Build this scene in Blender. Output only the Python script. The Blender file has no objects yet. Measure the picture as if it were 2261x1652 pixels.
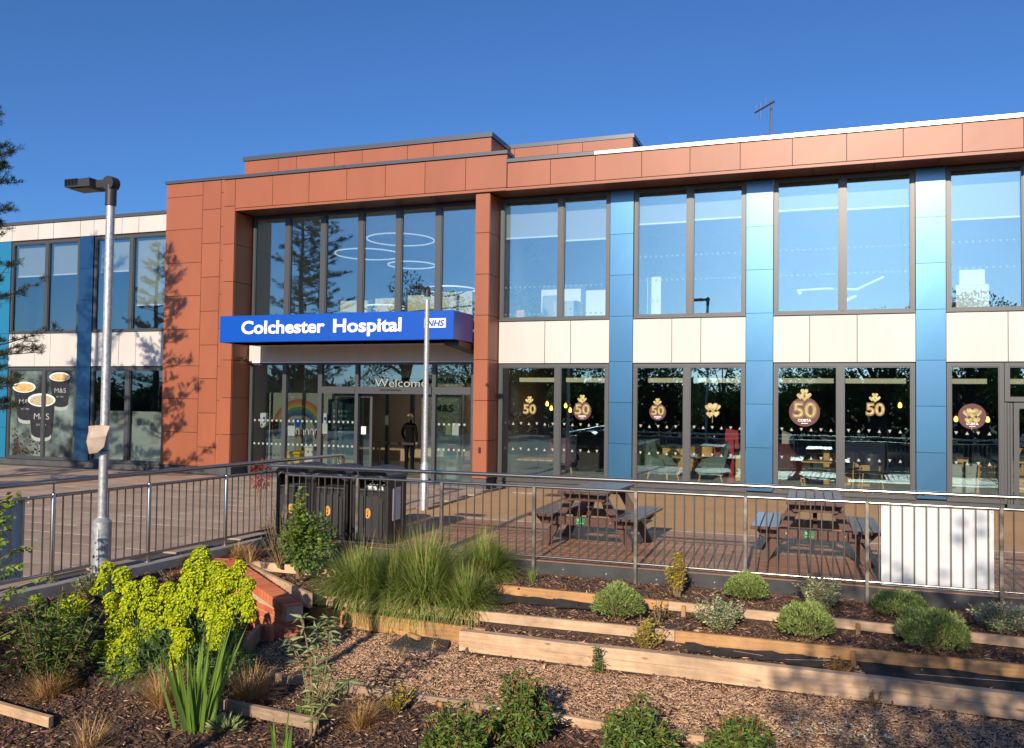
import bpy, math, random
import numpy as np
from mathutils import Vector, Matrix

rnd = random.Random(7)
NR = np.random.RandomState(5)
S = bpy.context.scene
COL = S.collection
PI = math.pi

# ---------------------------------------------------------------- camera, sky, sun, exposure
yaw, pitch, roll = 0.34736, 0.031696, 0.012443
cy, sy = math.cos(yaw), math.sin(yaw)
fwd = Vector((-sy * math.cos(pitch), cy * math.cos(pitch), math.sin(pitch)))
rgt = Vector((cy, sy, 0.0))
upv = rgt.cross(fwd)
r2 = math.cos(roll) * rgt + math.sin(roll) * upv
u2 = -math.sin(roll) * rgt + math.cos(roll) * upv
cam = bpy.data.cameras.new('camera')
cam.sensor_width = 36.0
cam.lens = 36.0 * 1900.0 / 2261.0
cam.clip_start = 0.05
cam.clip_end = 3000.0
co = bpy.data.objects.new('camera', cam)
co.matrix_world = Matrix(((r2.x, u2.x, -fwd.x, 0.0), (r2.y, u2.y, -fwd.y, 0.0), (r2.z, u2.z, -fwd.z, 1.95), (0, 0, 0, 1)))
COL.objects.link(co)
S.camera = co

SUN = Vector((0.035, -0.926, 0.375)).normalized()      # towards the sun
SUN_EL = math.asin(SUN.z)
SUN_AZ = math.atan2(SUN.x, SUN.y)
W = bpy.data.worlds.new('World')
S.world = W
W.use_nodes = True
wn = W.node_tree
sky = wn.nodes.new('ShaderNodeTexSky')
sky.sky_type = 'NISHITA'
sky.sun_disc = False
sky.sun_elevation = SUN_EL
sky.sun_rotation = SUN_AZ
sky.altitude = 1000
sky.air_density = 1.0
sky.dust_density = 2.5
sky.ozone_density = 10.0
bg = wn.nodes['Background']
wn.links.new(sky.outputs[0], bg.inputs[0])
bg.inputs[1].default_value = 0.10
sl = bpy.data.lights.new('sun', 'SUN')
sl.energy = 4.0
sl.angle = math.radians(0.5)
sl.color = (1.0, 0.86, 0.68)
so = bpy.data.objects.new('sun', sl)
so.rotation_euler = SUN.to_track_quat('Z', 'Y').to_euler()
so.location = (0, -30, 30)
COL.objects.link(so)
S.view_settings.view_transform = 'Standard'
S.view_settings.look = 'None'
S.view_settings.gamma = 1.0
S.view_settings.use_curve_mapping = False
S.view_settings.exposure = 0.5
S.cycles.use_denoising = True
S.cycles.max_bounces = 8
S.cycles.transparent_max_bounces = 12
S.cycles.caustics_reflective = False
S.cycles.caustics_refractive = False
S.cycles.sample_clamp_indirect = 6.0

# ---------------------------------------------------------------- materials
def nd(nt, typ, **kw):
    n = nt.nodes.new(typ)
    for k, v in kw.items():
        setattr(n, k, v)
    return n

def mat(name, col, col2=None, rough=0.5, metal=0.0, spec=0.5, coat=0.0, by='noise', scale=6.0, stretch=(1, 1, 1), detail=4.0,
        bump=0.0, bscale=60.0, bstretch=None, emit=0.0, transl=0.0, rough2=None, ramp=None, stain=None, coat_ior=1.5, coat_rough=0.24):
    m = bpy.data.materials.new(name)
    m.use_nodes = True
    nt = m.node_tree
    b = nt.nodes['Principled BSDF']
    b.inputs['Base Color'].default_value = (*col, 1)
    b.inputs['Roughness'].default_value = rough
    b.inputs['Metallic'].default_value = metal
    b.inputs['Specular IOR Level'].default_value = spec
    b.inputs['Coat Weight'].default_value = coat
    b.inputs['Coat Roughness'].default_value = coat_rough
    b.inputs['Coat IOR'].default_value = coat_ior
    if emit:
        b.inputs['Emission Color'].default_value = (*col, 1)
        b.inputs['Emission Strength'].default_value = emit
    fac = None
    cout = None
    if col2 is not None:
        if by == 'noise':
            tc = nd(nt, 'ShaderNodeTexCoord')
            mp = nd(nt, 'ShaderNodeMapping')
            mp.inputs['Scale'].default_value = stretch
            nz = nd(nt, 'ShaderNodeTexNoise')
            nz.inputs['Scale'].default_value = scale
            nz.inputs['Detail'].default_value = detail
            nt.links.new(tc.outputs['Object'], mp.inputs[0])
            nt.links.new(mp.outputs[0], nz.inputs['Vector'])
            fac = nz.outputs[0]
            rp = nd(nt, 'ShaderNodeMapRange')
            lo, hi = ramp or (0.35, 0.65)
            rp.inputs[1].default_value = lo
            rp.inputs[2].default_value = hi
            nt.links.new(fac, rp.inputs[0])
            fac = rp.outputs[0]
        elif by == 'island':
            g = nd(nt, 'ShaderNodeNewGeometry')
            fac = g.outputs['Random Per Island']
        elif by == 'object':
            g = nd(nt, 'ShaderNodeObjectInfo')
            fac = g.outputs['Random']
        mx = nd(nt, 'ShaderNodeMix', data_type='RGBA')
        mx.inputs[6].default_value = (*col, 1)
        mx.inputs[7].default_value = (*col2, 1)
        nt.links.new(fac, mx.inputs[0])
        cout = mx.outputs[2]
        nt.links.new(cout, b.inputs['Base Color'])
        if rough2 is not None:
            mr = nd(nt, 'ShaderNodeMapRange')
            mr.inputs[3].default_value = rough
            mr.inputs[4].default_value = rough2
            nt.links.new(fac, mr.inputs[0])
            nt.links.new(mr.outputs[0], b.inputs['Roughness'])
    if stain:
        # weathering: broad uneven tone from rain and dirt
        tc = nd(nt, 'ShaderNodeTexCoord')
        mp = nd(nt, 'ShaderNodeMapping')
        mp.inputs['Scale'].default_value = stain[2]
        nz = nd(nt, 'ShaderNodeTexNoise')
        nz.inputs['Scale'].default_value = stain[0]
        nz.inputs['Detail'].default_value = 6
        nz.inputs['Roughness'].default_value = 0.65
        mr = nd(nt, 'ShaderNodeMapRange')
        mr.inputs[1].default_value = 0.3
        mr.inputs[2].default_value = 0.7
        mr.inputs[3].default_value = 1.0 - stain[1]
        mr.inputs[4].default_value = 1.0 + stain[1] * 0.5
        vm = nd(nt, 'ShaderNodeVectorMath', operation='SCALE')
        nt.links.new(tc.outputs['Object'], mp.inputs[0])
        nt.links.new(mp.outputs[0], nz.inputs['Vector'])
        nt.links.new(nz.outputs[0], mr.inputs[0])
        nt.links.new(mr.outputs[0], vm.inputs['Scale'])
        if cout is not None:
            nt.links.new(cout, vm.inputs[0])
        else:
            vm.inputs[0].default_value = col
        cout = vm.outputs[0]
        nt.links.new(cout, b.inputs['Base Color'])
    if bump:
        tc = nd(nt, 'ShaderNodeTexCoord')
        mp = nd(nt, 'ShaderNodeMapping')
        mp.inputs['Scale'].default_value = bstretch or stretch
        nz = nd(nt, 'ShaderNodeTexNoise')
        nz.inputs['Scale'].default_value = bscale
        nz.inputs['Detail'].default_value = 3
        bp = nd(nt, 'ShaderNodeBump')
        bp.inputs['Strength'].default_value = bump
        bp.inputs['Distance'].default_value = 0.02
        nt.links.new(tc.outputs['Object'], mp.inputs[0])
        nt.links.new(mp.outputs[0], nz.inputs['Vector'])
        nt.links.new(nz.outputs[0], bp.inputs['Height'])
        nt.links.new(bp.outputs[0], b.inputs['Normal'])
    if transl:
        tr = nd(nt, 'ShaderNodeBsdfTranslucent')
        tr.inputs[0].default_value = (*col, 1)
        if cout is not None:
            nt.links.new(cout, tr.inputs[0])
        ms = nd(nt, 'ShaderNodeMixShader')
        ms.inputs[0].default_value = transl
        nt.links.new(b.outputs[0], ms.inputs[1])
        nt.links.new(tr.outputs[0], ms.inputs[2])
        nt.links.new(ms.outputs[0], nt.nodes['Material Output'].inputs[0])
    return m

def glass_mat(name, r0, tint):
    """coated window glass: sharp mirror reflection over a tinted see-through sheet"""
    m = bpy.data.materials.new(name)
    m.use_nodes = True
    nt = m.node_tree
    nt.nodes.remove(nt.nodes['Principled BSDF'])
    lw = nd(nt, 'ShaderNodeLayerWeight')
    lw.inputs[0].default_value = 0.5
    fr = nd(nt, 'ShaderNodeMath', operation='POWER')
    fr.inputs[1].default_value = 4.5
    nt.links.new(lw.outputs['Facing'], fr.inputs[0])
    mr = nd(nt, 'ShaderNodeMapRange')
    mr.inputs[3].default_value = r0
    mr.inputs[4].default_value = 1.0
    tr = nd(nt, 'ShaderNodeBsdfTransparent')
    tr.inputs[0].default_value = (*tint, 1)
    gl = nd(nt, 'ShaderNodeBsdfGlossy')
    gl.inputs['Roughness'].default_value = 0.0
    gl.inputs[0].default_value = (0.58, 0.88, 0.98, 1)
    # slight waviness of real sealed units
    tc = nd(nt, 'ShaderNodeTexCoord')
    nz = nd(nt, 'ShaderNodeTexNoise')
    nz.inputs['Scale'].default_value = 1.1
    nz.inputs['Detail'].default_value = 1.5
    bp = nd(nt, 'ShaderNodeBump')
    bp.inputs['Strength'].default_value = 0.018
    bp.inputs['Distance'].default_value = 0.1
    nt.links.new(tc.outputs['Object'], nz.inputs['Vector'])
    nt.links.new(nz.outputs[0], bp.inputs['Height'])
    nt.links.new(bp.outputs[0], gl.inputs['Normal'])
    ms = nd(nt, 'ShaderNodeMixShader')
    nt.links.new(fr.outputs[0], mr.inputs[0])
    nt.links.new(mr.outputs[0], ms.inputs[0])
    nt.links.new(tr.outputs[0], ms.inputs[1])
    nt.links.new(gl.outputs[0], ms.inputs[2])
    nt.links.new(ms.outputs[0], nt.nodes['Material Output'].inputs[0])
    return m

def wood_mat(name, col, col2, grain=(1, 14, 14), rough=0.65, knots=True):
    """sawn timber: stretched grain with darker knots"""
    m = mat(name, col, col2, rough=rough, scale=3.0, stretch=grain, detail=8, bump=0.15, bscale=9.0, ramp=(0.3, 0.72))
    nt = m.node_tree
    b = nt.nodes['Principled BSDF']
    if knots:
        mx0 = [n for n in nt.nodes if n.type == 'MIX'][0]
        tc = nd(nt, 'ShaderNodeTexCoord')
        mp = nd(nt, 'ShaderNodeMapping')
        mp.inputs['Scale'].default_value = (1.6, 3.0, 5.0)
        vo = nd(nt, 'ShaderNodeTexVoronoi')
        vo.inputs['Scale'].default_value = 2.0
        mr = nd(nt, 'ShaderNodeMapRange')
        mr.inputs[1].default_value = 0.03
        mr.inputs[2].default_value = 0.16
        mr.inputs[3].default_value = 0.75
        mr.inputs[4].default_value = 0.0
        mx = nd(nt, 'ShaderNodeMix', data_type='RGBA')
        mx.inputs[7].default_value = (col[0] * 0.3, col[1] * 0.22, col[2] * 0.15, 1)
        nt.links.new(tc.outputs['Object'], mp.inputs[0])
        nt.links.new(mp.outputs[0], vo.inputs['Vector'])
        nt.links.new(vo.outputs['Distance'], mr.inputs[0])
        nt.links.new(mr.outputs[0], mx.inputs[0])
        nt.links.new(mx0.outputs[2], mx.inputs[6])
        # damp and dirt stains
        nz = nd(nt, 'ShaderNodeTexNoise')
        nz.inputs['Scale'].default_value = 1.7
        nz.inputs['Detail'].default_value = 8
        nz.inputs['Roughness'].default_value = 0.7
        ms = nd(nt, 'ShaderNodeMapRange')
        ms.inputs[1].default_value = 0.35
        ms.inputs[2].default_value = 0.62
        ms.inputs[3].default_value = 0.6
        ms.inputs[4].default_value = 1.05
        vm = nd(nt, 'ShaderNodeVectorMath', operation='SCALE')
        nt.links.new(tc.outputs['Object'], nz.inputs['Vector'])
        nt.links.new(nz.outputs[0], ms.inputs[0])
        nt.links.new(ms.outputs[0], vm.inputs['Scale'])
        nt.links.new(mx.outputs[2], vm.inputs[0])
        nt.links.new(vm.outputs[0], b.inputs['Base Color'])
    return m

M = {}
M['terra'] = mat('terracotta_cladding', (0.305, 0.096, 0.046), (0.335, 0.108, 0.053), by='object', rough=0.40, spec=0.4, stain=(1.3, .11, (1, 1, .3)))
M['white'] = mat('white_cladding', (0.5478, 0.5104, 0.4731), (0.5727, 0.5353, 0.498), by='object', rough=0.5, stain=(1.5, .07, (1.5, 1, .3)))
M['blue'] = mat('blue_cladding', (0.014, 0.105, 0.225), (0.017, 0.12, 0.25), by='object', rough=0.37, metal=0.85, coat=0.9, coat_ior=1.65, coat_rough=0.28, bump=0.03, bscale=2.2, stain=(1.2, .08, (1, 1, .3)))
M['teal'] = mat('teal_cladding', (0.015, 0.20, 0.36), rough=0.4, metal=0.25, coat=0.5)
M['joint'] = mat('joint_backing', (0.03, 0.018, 0.014), rough=0.9)
M['frame'] = mat('window_frame_grey', (0.07425, 0.0783, 0.0837), rough=0.38, metal=0.25)
M['plinth'] = mat('plinth_grey', (0.055, 0.058, 0.06), (0.075, 0.077, 0.08), rough=0.7, scale=3)
M['cop'] = mat('coping_grey', (0.099, 0.1035, 0.1125), rough=0.33, metal=0.4)
M['copr'] = mat('coping_pale_glint_aluminium', (0.40, 0.355, 0.30), rough=0.33, metal=0.9)  # paler than the grey coping: sun glint on dull metal put into the colour
M['soffit'] = mat('soffit_brown', (0.20, 0.075, 0.045), rough=0.4)
M['roof'] = mat('roof_membrane', (0.22, 0.22, 0.22), rough=0.9)
M['glass'] = glass_mat('coated_glass', 0.23, (0.92, 0.96, 0.95))
M['dot'] = mat('etched_vinyl', (0.30, 0.32, 0.31), rough=0.7)
M['tri'] = mat('cream_vinyl', (0.36, 0.34, 0.28), rough=0.7)
M['blind'] = mat('roller_blind', (0.372, 0.372, 0.348), rough=0.8)
M['lobbyg'] = mat('lobby_grey_green', (0.22, 0.23, 0.18), rough=0.8)
M['panel_lit'] = mat('added_lobby_glow', (1.0, 0.95, 0.85), emit=7.0)
M['blindg'] = mat('grey_roller_blind', (0.42, 0.42, 0.36), rough=0.8)
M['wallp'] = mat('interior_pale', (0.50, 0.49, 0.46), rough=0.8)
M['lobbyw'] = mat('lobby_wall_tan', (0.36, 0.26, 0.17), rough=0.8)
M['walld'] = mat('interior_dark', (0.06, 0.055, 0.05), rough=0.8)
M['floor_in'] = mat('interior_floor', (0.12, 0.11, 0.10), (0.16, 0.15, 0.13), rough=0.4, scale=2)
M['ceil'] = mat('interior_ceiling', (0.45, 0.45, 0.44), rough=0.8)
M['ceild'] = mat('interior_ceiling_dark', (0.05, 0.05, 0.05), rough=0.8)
M['cream'] = mat('cream_board', (0.66, 0.60, 0.40), (0.70, 0.64, 0.44), rough=0.6, scale=2)
M['steel'] = mat('brushed_steel', (0.46, 0.42, 0.365), rough=0.24, metal=0.95)
M['steeld'] = mat('dark_reflection_steel', (0.21, 0.19, 0.17), (0.30, 0.27, 0.24), rough=0.35, metal=0.9, scale=9, rough2=0.5)  # deck posts: their dark reflection is put into a darker steel colour
M['galv'] = mat('galvanised_steel', (0.352, 0.3696, 0.3872), (0.5456, 0.5544, 0.5632), rough=0.5, metal=0.55, scale=26, detail=6, bump=0.06, bscale=70)
M['black'] = mat('black_plastic', (0.016, 0.016, 0.017), (0.024, 0.024, 0.025), rough=0.42, scale=10)
M['dark'] = mat('dark_grey_metal', (0.035, 0.035, 0.038), rough=0.5, metal=0.2)
M['sign'] = mat('sign_blue', (0.00255, 0.07225, 0.425), rough=0.32)
M['white_l'] = mat('letter_white', (0.86, 0.86, 0.86), rough=0.45)
M['panelw'] = mat('white_board', (0.561, 0.578, 0.612), (0.612, 0.629, 0.6545), rough=0.5, scale=2)
M['upstand'] = mat('black_upstand', (0.028, 0.03, 0.033), (0.045, 0.047, 0.05), rough=0.55, scale=5, bump=0.1, bscale=20)
M['deck'] = mat('deck_board', (0.29, 0.145, 0.082), (0.40, 0.21, 0.125), by='object', rough=0.55, spec=0.3, bump=0.25, bscale=14, bstretch=(0.6, 25, 10), stain=(1.1, .25, (.5, 1.4, 1)))
M['plank'] = mat('brown_plank', (0.085, 0.042, 0.032), (0.13, 0.066, 0.05), by='noise', scale=4, stretch=(9, 0.7, 9), rough=0.28, spec=0.6, bump=0.15, bscale=10, bstretch=(20, 0.6, 20))
M['tan'] = mat('tan_resin', (0.4559, 0.2813, 0.1455), (0.582, 0.3735, 0.2037), rough=0.95, spec=0.1, scale=55, detail=6, bump=0.25, bscale=220, stain=(.9, .16, (1, 1, 1)))
M['slab'] = mat('paving_slab', (0.37, 0.275, 0.205), (0.49, 0.37, 0.28), by='object', rough=0.85, spec=0.2, bump=0.15, bscale=60, stain=(2.5, .18, (1, 1, 1)))
M['slab2'] = mat('paving_slab_far', (0.37, 0.275, 0.205), (0.49, 0.37, 0.28), by='island', rough=0.75, bump=0.15, bscale=60)
M['slabj'] = mat('paving_joint', (0.09, 0.078, 0.068), rough=0.9)
M['kerb'] = mat('concrete_kerb', (0.26, 0.25, 0.23), (0.36, 0.34, 0.31), rough=0.85, scale=9, bump=0.2, bscale=60)
M['soil'] = mat('dark_soil', (0.0392, 0.0252, 0.0182), (0.098, 0.0588, 0.0392), rough=0.95, scale=30, detail=8, bump=0.8, bscale=45)
M['bark'] = mat('dark_bark_chip', (0.036, 0.0195, 0.0135), (0.255, 0.135, 0.0825), by='island', rough=0.85)
M['chip'] = mat('pale_wood_chip', (0.1456, 0.0728, 0.0392), (0.7616, 0.4928, 0.3024), by='island', rough=0.85)
M['board'] = wood_mat('new_timber', (0.54, 0.335, 0.19), (0.70, 0.49, 0.315))
M['boardo'] = wood_mat('orange_timber', (0.46, 0.225, 0.08), (0.60, 0.34, 0.145))
M['boardg'] = wood_mat('weathered_timber', (0.30, 0.20, 0.13), (0.44, 0.31, 0.21))
M['stake'] = wood_mat('timber_stake', (0.34, 0.17, 0.07), (0.45, 0.25, 0.12), grain=(10, 10, 1), knots=False)
M['brick'] = mat('red_brick', (0.506, 0.1155, 0.0495), (0.704, 0.22, 0.099), by='object', rough=0.8, bump=0.3, bscale=120)
M['mortar'] = mat('mortar', (0.50, 0.36, 0.24), (0.60, 0.45, 0.32), rough=0.95, scale=30, bump=0.3, bscale=80)
M['membrane'] = mat('weed_membrane', (0.020, 0.017, 0.015), (0.05, 0.038, 0.030), rough=0.9, scale=9, bump=0.4, bscale=7)
M['ground'] = mat('far_ground', (0.055, 0.06, 0.035), (0.09, 0.085, 0.07), rough=1.0, spec=0.03, scale=0.15, detail=8)
M['asphalt'] = mat('asphalt', (0.045, 0.045, 0.045), (0.06, 0.06, 0.06), rough=1.0, spec=0.03, scale=40, bump=0.2, bscale=200)
M['gold'] = mat('gold_foil', (0.26, 0.19, 0.05), (0.52, 0.44, 0.18), rough=0.45, scale=16)
M['golds'] = mat('gold_outline', (0.16, 0.09, 0.025), rough=0.5)
M['maroon'] = mat('maroon_vinyl', (0.075, 0.006, 0.010), rough=0.5)
M['skin'] = mat('skin', (0.55, 0.33, 0.24), rough=0.6)
M['hair'] = mat('blond_hair', (0.48, 0.30, 0.12), (0.6, 0.4, 0.18), rough=0.6, scale=40)
M['cloth'] = mat('black_clothing', (0.006, 0.006, 0.007), rough=1.0, spec=0.02)
M['yellow'] = mat('yellow_plastic', (0.75, 0.45, 0.01), rough=0.4)
M['oak'] = mat('oak_front', (0.66, 0.36, 0.10), (0.74, 0.44, 0.15), rough=0.5, scale=4, stretch=(1, 1, 8))
M['sage'] = mat('sage_upholstery', (0.16, 0.20, 0.17), rough=0.9)
M['wine'] = mat('wine_upholstery', (0.11, 0.022, 0.022), rough=0.8)
M['redp'] = mat('red_print', (0.45, 0.015, 0.03), rough=0.5)
M['paper'] = mat('paper', (0.72, 0.73, 0.68), rough=0.8)
M['card'] = mat('brown_card', (0.36, 0.25, 0.17), (0.52, 0.40, 0.33), rough=0.8, scale=6)
M['lampw'] = mat('lit_white_ring', (1.0, 0.97, 0.9), emit=0.45)
M['lamp_o'] = mat('lit_amber_bulb', (1.0, 0.42, 0.08), emit=6.0)
M['strip'] = mat('lit_strip', (1.0, 0.98, 0.95), emit=1.6)
M['orange'] = mat('orange_print', (0.62, 0.30, 0.06), rough=0.5)
M['greenp'] = mat('green_plaque', (0.01, 0.18, 0.07), rough=0.5)
M['stone'] = mat('pale_stone', (0.42, 0.34, 0.26), (0.5, 0.42, 0.33), rough=0.9, scale=20)
# plants
def leafm(name, a, b, tr=0.25, rough=0.55):
    return mat(name, a, b, by='island', rough=rough, spec=0.35, transl=tr)
M['pine'] = leafm('pine_needles', (0.020, 0.040, 0.018), (0.055, 0.075, 0.030), 0.1)
M['pinet'] = leafm('pine_twig', (0.07, 0.045, 0.03), (0.12, 0.07, 0.045), 0.0)
M['barkt'] = mat('tree_bark', (0.06, 0.045, 0.035), (0.11, 0.08, 0.06), rough=0.9, scale=12, stretch=(1, 1, 0.2), bump=0.5, bscale=25)
M['leaf_d'] = leafm('dark_leaves', (0.025, 0.05, 0.015), (0.06, 0.10, 0.03))
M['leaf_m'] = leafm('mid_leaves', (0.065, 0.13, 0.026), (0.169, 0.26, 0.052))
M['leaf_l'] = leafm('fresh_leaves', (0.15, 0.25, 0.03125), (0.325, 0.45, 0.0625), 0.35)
M['leaf_g'] = leafm('grey_green_leaves', (0.15, 0.22, 0.075), (0.42, 0.47, 0.22))
M['leaf_v'] = leafm('variegated_leaves', (0.20, 0.29, 0.12), (0.62, 0.66, 0.40))
M['leaf_y'] = leafm('golden_leaves', (0.336, 0.288, 0.024), (0.624, 0.504, 0.06), 0.3)
M['leaf_r'] = leafm('russet_leaves', (0.20, 0.09, 0.03), (0.40, 0.22, 0.06))
M['red_l'] = leafm('red_leaves', (0.25, 0.02, 0.015), (0.45, 0.06, 0.03))
M['laurel'] = leafm('glossy_leaves', (0.063, 0.135, 0.027), (0.216, 0.306, 0.063), 0.2, 0.4)
M['hebe'] = leafm('hebe_leaves', (0.17, 0.25, 0.06), (0.42, 0.50, 0.16))
M['limec'] = leafm('lime_centres', (0.12, 0.22, 0.012), (0.26, 0.38, 0.012), 0.3)
M['lime'] = leafm('lime_bracts', (0.40, 0.50, 0.01), (0.72, 0.74, 0.03), 0.3)
M['euf'] = leafm('blue_green_leaves', (0.07, 0.16, 0.05), (0.24, 0.36, 0.12))
M['grass'] = leafm('tussock_blades', (0.10, 0.20, 0.03), (0.44, 0.48, 0.13), 0.3)
M['dry'] = leafm('dry_blades', (0.378, 0.2025, 0.081), (0.756, 0.486, 0.2295), 0.2)
M['iris'] = mat('iris_blades', (0.075, 0.17, 0.03), (0.24, 0.36, 0.05), by='object', rough=.45, transl=.3)
M['stem'] = leafm('plant_stem', (0.16, 0.10, 0.05), (0.30, 0.20, 0.11), 0.0)
M['petal'] = leafm('white_petals', (0.7, 0.68, 0.55), (0.8, 0.8, 0.7), 0.2)

# ---------------------------------------------------------------- mesh helpers
def link(o):
    COL.objects.link(o)
    return o

def rootloc(o):
    while o.parent is not None:
        o = o.parent
    return o

class MB:
    """collects faces of one mesh"""
    def __init__(s):
        s.v, s.f, s.mi = [], [], []
    def add(s, vs, fs, mi=0):
        n = len(s.v)
        s.v += [tuple(v) for v in vs]
        s.f += [tuple(i + n for i in f) for f in fs]
        s.mi += [mi] * len(fs)
        return s
    def box(s, x0, x1, y0, y1, z0, z1, mi=0):
        return s.add([(x0, y0, z0), (x1, y0, z0), (x1, y1, z0), (x0, y1, z0), (x0, y0, z1), (x1, y0, z1), (x1, y1, z1), (x0, y1, z1)],
                     [(0, 3, 2, 1), (4, 5, 6, 7), (0, 1, 5, 4), (1, 2, 6, 5), (2, 3, 7, 6), (3, 0, 4, 7)], mi)
    def cbox(s, x0, x1, y0, y1, z0, z1, c=0.01, mi=0):
        """box with all vertical and horizontal edges chamfered"""
        vs, fs = [], []
        X, Y, Z = (x0, x1), (y0, y1), (z0, z1)
        idx = {}
        for a in (0, 1):
            for b in (0, 1):
                for d in (0, 1):
                    for k in range(3):
                        p = [X[a], Y[b], Z[d]]
                        q = [c if a == 0 else -c, c if b == 0 else -c, c if d == 0 else -c]
                        for j in range(3):
                            if j != k:
                                p[j] += q[j]
                        idx[a, b, d, k] = len(vs)
                        vs.append(tuple(p))
        I = lambda a, b, d, k: idx[a, b, d, k]
        for t in (0, 1):
            fs.append((I(t, 0, 0, 0), I(t, 1, 0, 0), I(t, 1, 1, 0), I(t, 0, 1, 0)))
            fs.append((I(0, t, 0, 1), I(1, t, 0, 1), I(1, t, 1, 1), I(0, t, 1, 1)))
            fs.append((I(0, 0, t, 2), I(1, 0, t, 2), I(1, 1, t, 2), I(0, 1, t, 2)))
            for u in (0, 1):
                fs.append((I(t, u, 0, 0), I(t, u, 1, 0), I(t, u, 1, 1), I(t, u, 0, 1)))
                fs.append((I(t, 0, u, 0), I(t, 1, u, 0), I(t, 1, u, 2), I(t, 0, u, 2)))
                fs.append((I(0, t, u, 1), I(1, t, u, 1), I(1, t, u, 2), I(0, t, u, 2)))
                for w in (0, 1):
                    fs.append((I(t, u, w, 0), I(t, u, w, 1), I(t, u, w, 2)))
        return s.add(vs, fs, mi)
    def hexa(s, p, mi=0):
        return s.add(p, [(0, 3, 2, 1), (4, 5, 6, 7), (0, 1, 5, 4), (1, 2, 6, 5), (2, 3, 7, 6), (3, 0, 4, 7)], mi)
    def bar(s, a, b, w, h, up=(0, 0, 1), mi=0):
        """rectangular bar from a to b, w wide, h high"""
        a, b = Vector(a), Vector(b)
        d = (b - a).normalized()
        u = Vector(up)
        x = d.cross(u)
        if x.length < 1e-4:
            x = d.cross(Vector((1, 0, 0)))
        x.normalize()
        u = x.cross(d)
        x *= w / 2
        u *= h / 2
        return s.hexa([a - x - u, a + x - u, b + x - u, b - x - u, a - x + u, a + x + u, b + x + u, b - x + u], mi)
    def tube(s, pts, r, n=8, mi=0, cap=True, fy=1.0):
        pts = [Vector(p) for p in pts]
        k = len(pts)
        rr = r if isinstance(r, (list, tuple)) else [r] * k
        base = len(s.v)
        ref = Vector((0, 0, 1))
        d0 = (pts[-1] - pts[0])
        if d0.length > 0 and abs(d0.normalized().z) > 0.9:
            ref = Vector((0, 1, 0))
        for i, p in enumerate(pts):
            d = (pts[min(i + 1, k - 1)] - pts[max(i - 1, 0)]).normalized()
            x = d.cross(ref)
            if x.length < 1e-4:
                x = d.cross(Vector((1, 0.3, 0)))
            x.normalize()
            y = d.cross(x)
            for j in range(n):
                t = 2 * PI * j / n
                s.v.append(tuple(p + x * (rr[i] * math.cos(t)) + y * (rr[i] * math.sin(t) * fy)))
        for i in range(k - 1):
            for j in range(n):
                a = base + i * n + j
                b = base + i * n + (j + 1) % n
                s.f.append((a, b, b + n, a + n))
                s.mi.append(mi)
        if cap:
            s.f.append(tuple(base + j for j in reversed(range(n))))
            s.f.append(tuple(base + (k - 1) * n + j for j in range(n)))
            s.mi += [mi, mi]
        return s
    def prism(s, poly, axis, lo, hi, mi=0):
        """polygon in the two other axes, extruded along axis ('x','y','z') from lo to hi"""
        def P(a, b, c):
            return {'x': (c, a, b), 'y': (a, c, b), 'z': (a, b, c)}[axis]
        n = len(poly)
        vs = [P(a, b, lo) for a, b in poly] + [P(a, b, hi) for a, b in poly]
        fs = [tuple(range(n)), tuple(range(2 * n - 1, n - 1, -1))] + [(i, i + n, (i + 1) % n + n, (i + 1) % n) for i in range(n)]
        return s.add(vs, fs, mi)
    def build(s, name, mats, parent=None, smooth=False, world=True, kind=None, sharp=None):
        me = bpy.data.meshes.new(name)
        me.from_pydata(s.v, [], s.f)
        mats = mats if isinstance(mats, (list, tuple)) else [mats]
        for m in mats:
            me.materials.append(M[m] if isinstance(m, str) else m)
        if len(mats) > 1:
            me.polygons.foreach_set('material_index', s.mi)
        import bmesh
        bm = bmesh.new()
        bm.from_mesh(me)
        bmesh.ops.recalc_face_normals(bm, faces=bm.faces)
        bm.to_mesh(me)
        bm.free()
        if smooth:
            me.polygons.foreach_set('use_smooth', [True] * len(me.polygons))
            if sharp is not None:
                me.set_sharp_from_angle(angle=math.radians(sharp))
        o = link(bpy.data.objects.new(name, me))
        if parent is not None:
            adopt(o, parent, world)
        if kind:
            o['kind'] = kind
        return o

def adopt(o, parent, world=True):
    """make o a child; with world=True its mesh is in world coordinates"""
    o.parent = parent
    if world:
        mats = []
        p = parent
        mw = Matrix.Identity(4)
        while p is not None:
            mw = p.matrix_parent_inverse @ p.matrix_basis @ mw if p.parent else p.matrix_basis @ mw
            p = p.parent
        o.matrix_parent_inverse = mw.inverted()
    return o

def np_mesh(name, V, F, mats, parent=None, world=True, kind=None, smooth=False):
    """mesh from numpy arrays: V (n,3); F (m,k)"""
    me = bpy.data.meshes.new(name)
    V = np.asarray(V, dtype=np.float32)
    F = np.asarray(F, dtype=np.int32)
    m, k = F.shape
    me.vertices.add(len(V))
    me.vertices.foreach_set('co', V.ravel())
    me.loops.add(m * k)
    me.loops.foreach_set('vertex_index', F.ravel())
    me.polygons.add(m)
    me.polygons.foreach_set('loop_start', np.arange(0, m * k, k, dtype=np.int32))
    me.polygons.foreach_set('loop_total', np.full(m, k, dtype=np.int32))
    me.update(calc_edges=True)
    for x in (mats if isinstance(mats, (list, tuple)) else [mats]):
        me.materials.append(M[x] if isinstance(x, str) else x)
    if smooth:
        me.polygons.foreach_set('use_smooth', np.ones(m, dtype=bool))
    o = link(bpy.data.objects.new(name, me))
    if parent is not None:
        adopt(o, parent, world)
    if kind:
        o['kind'] = kind
    return o

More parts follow.
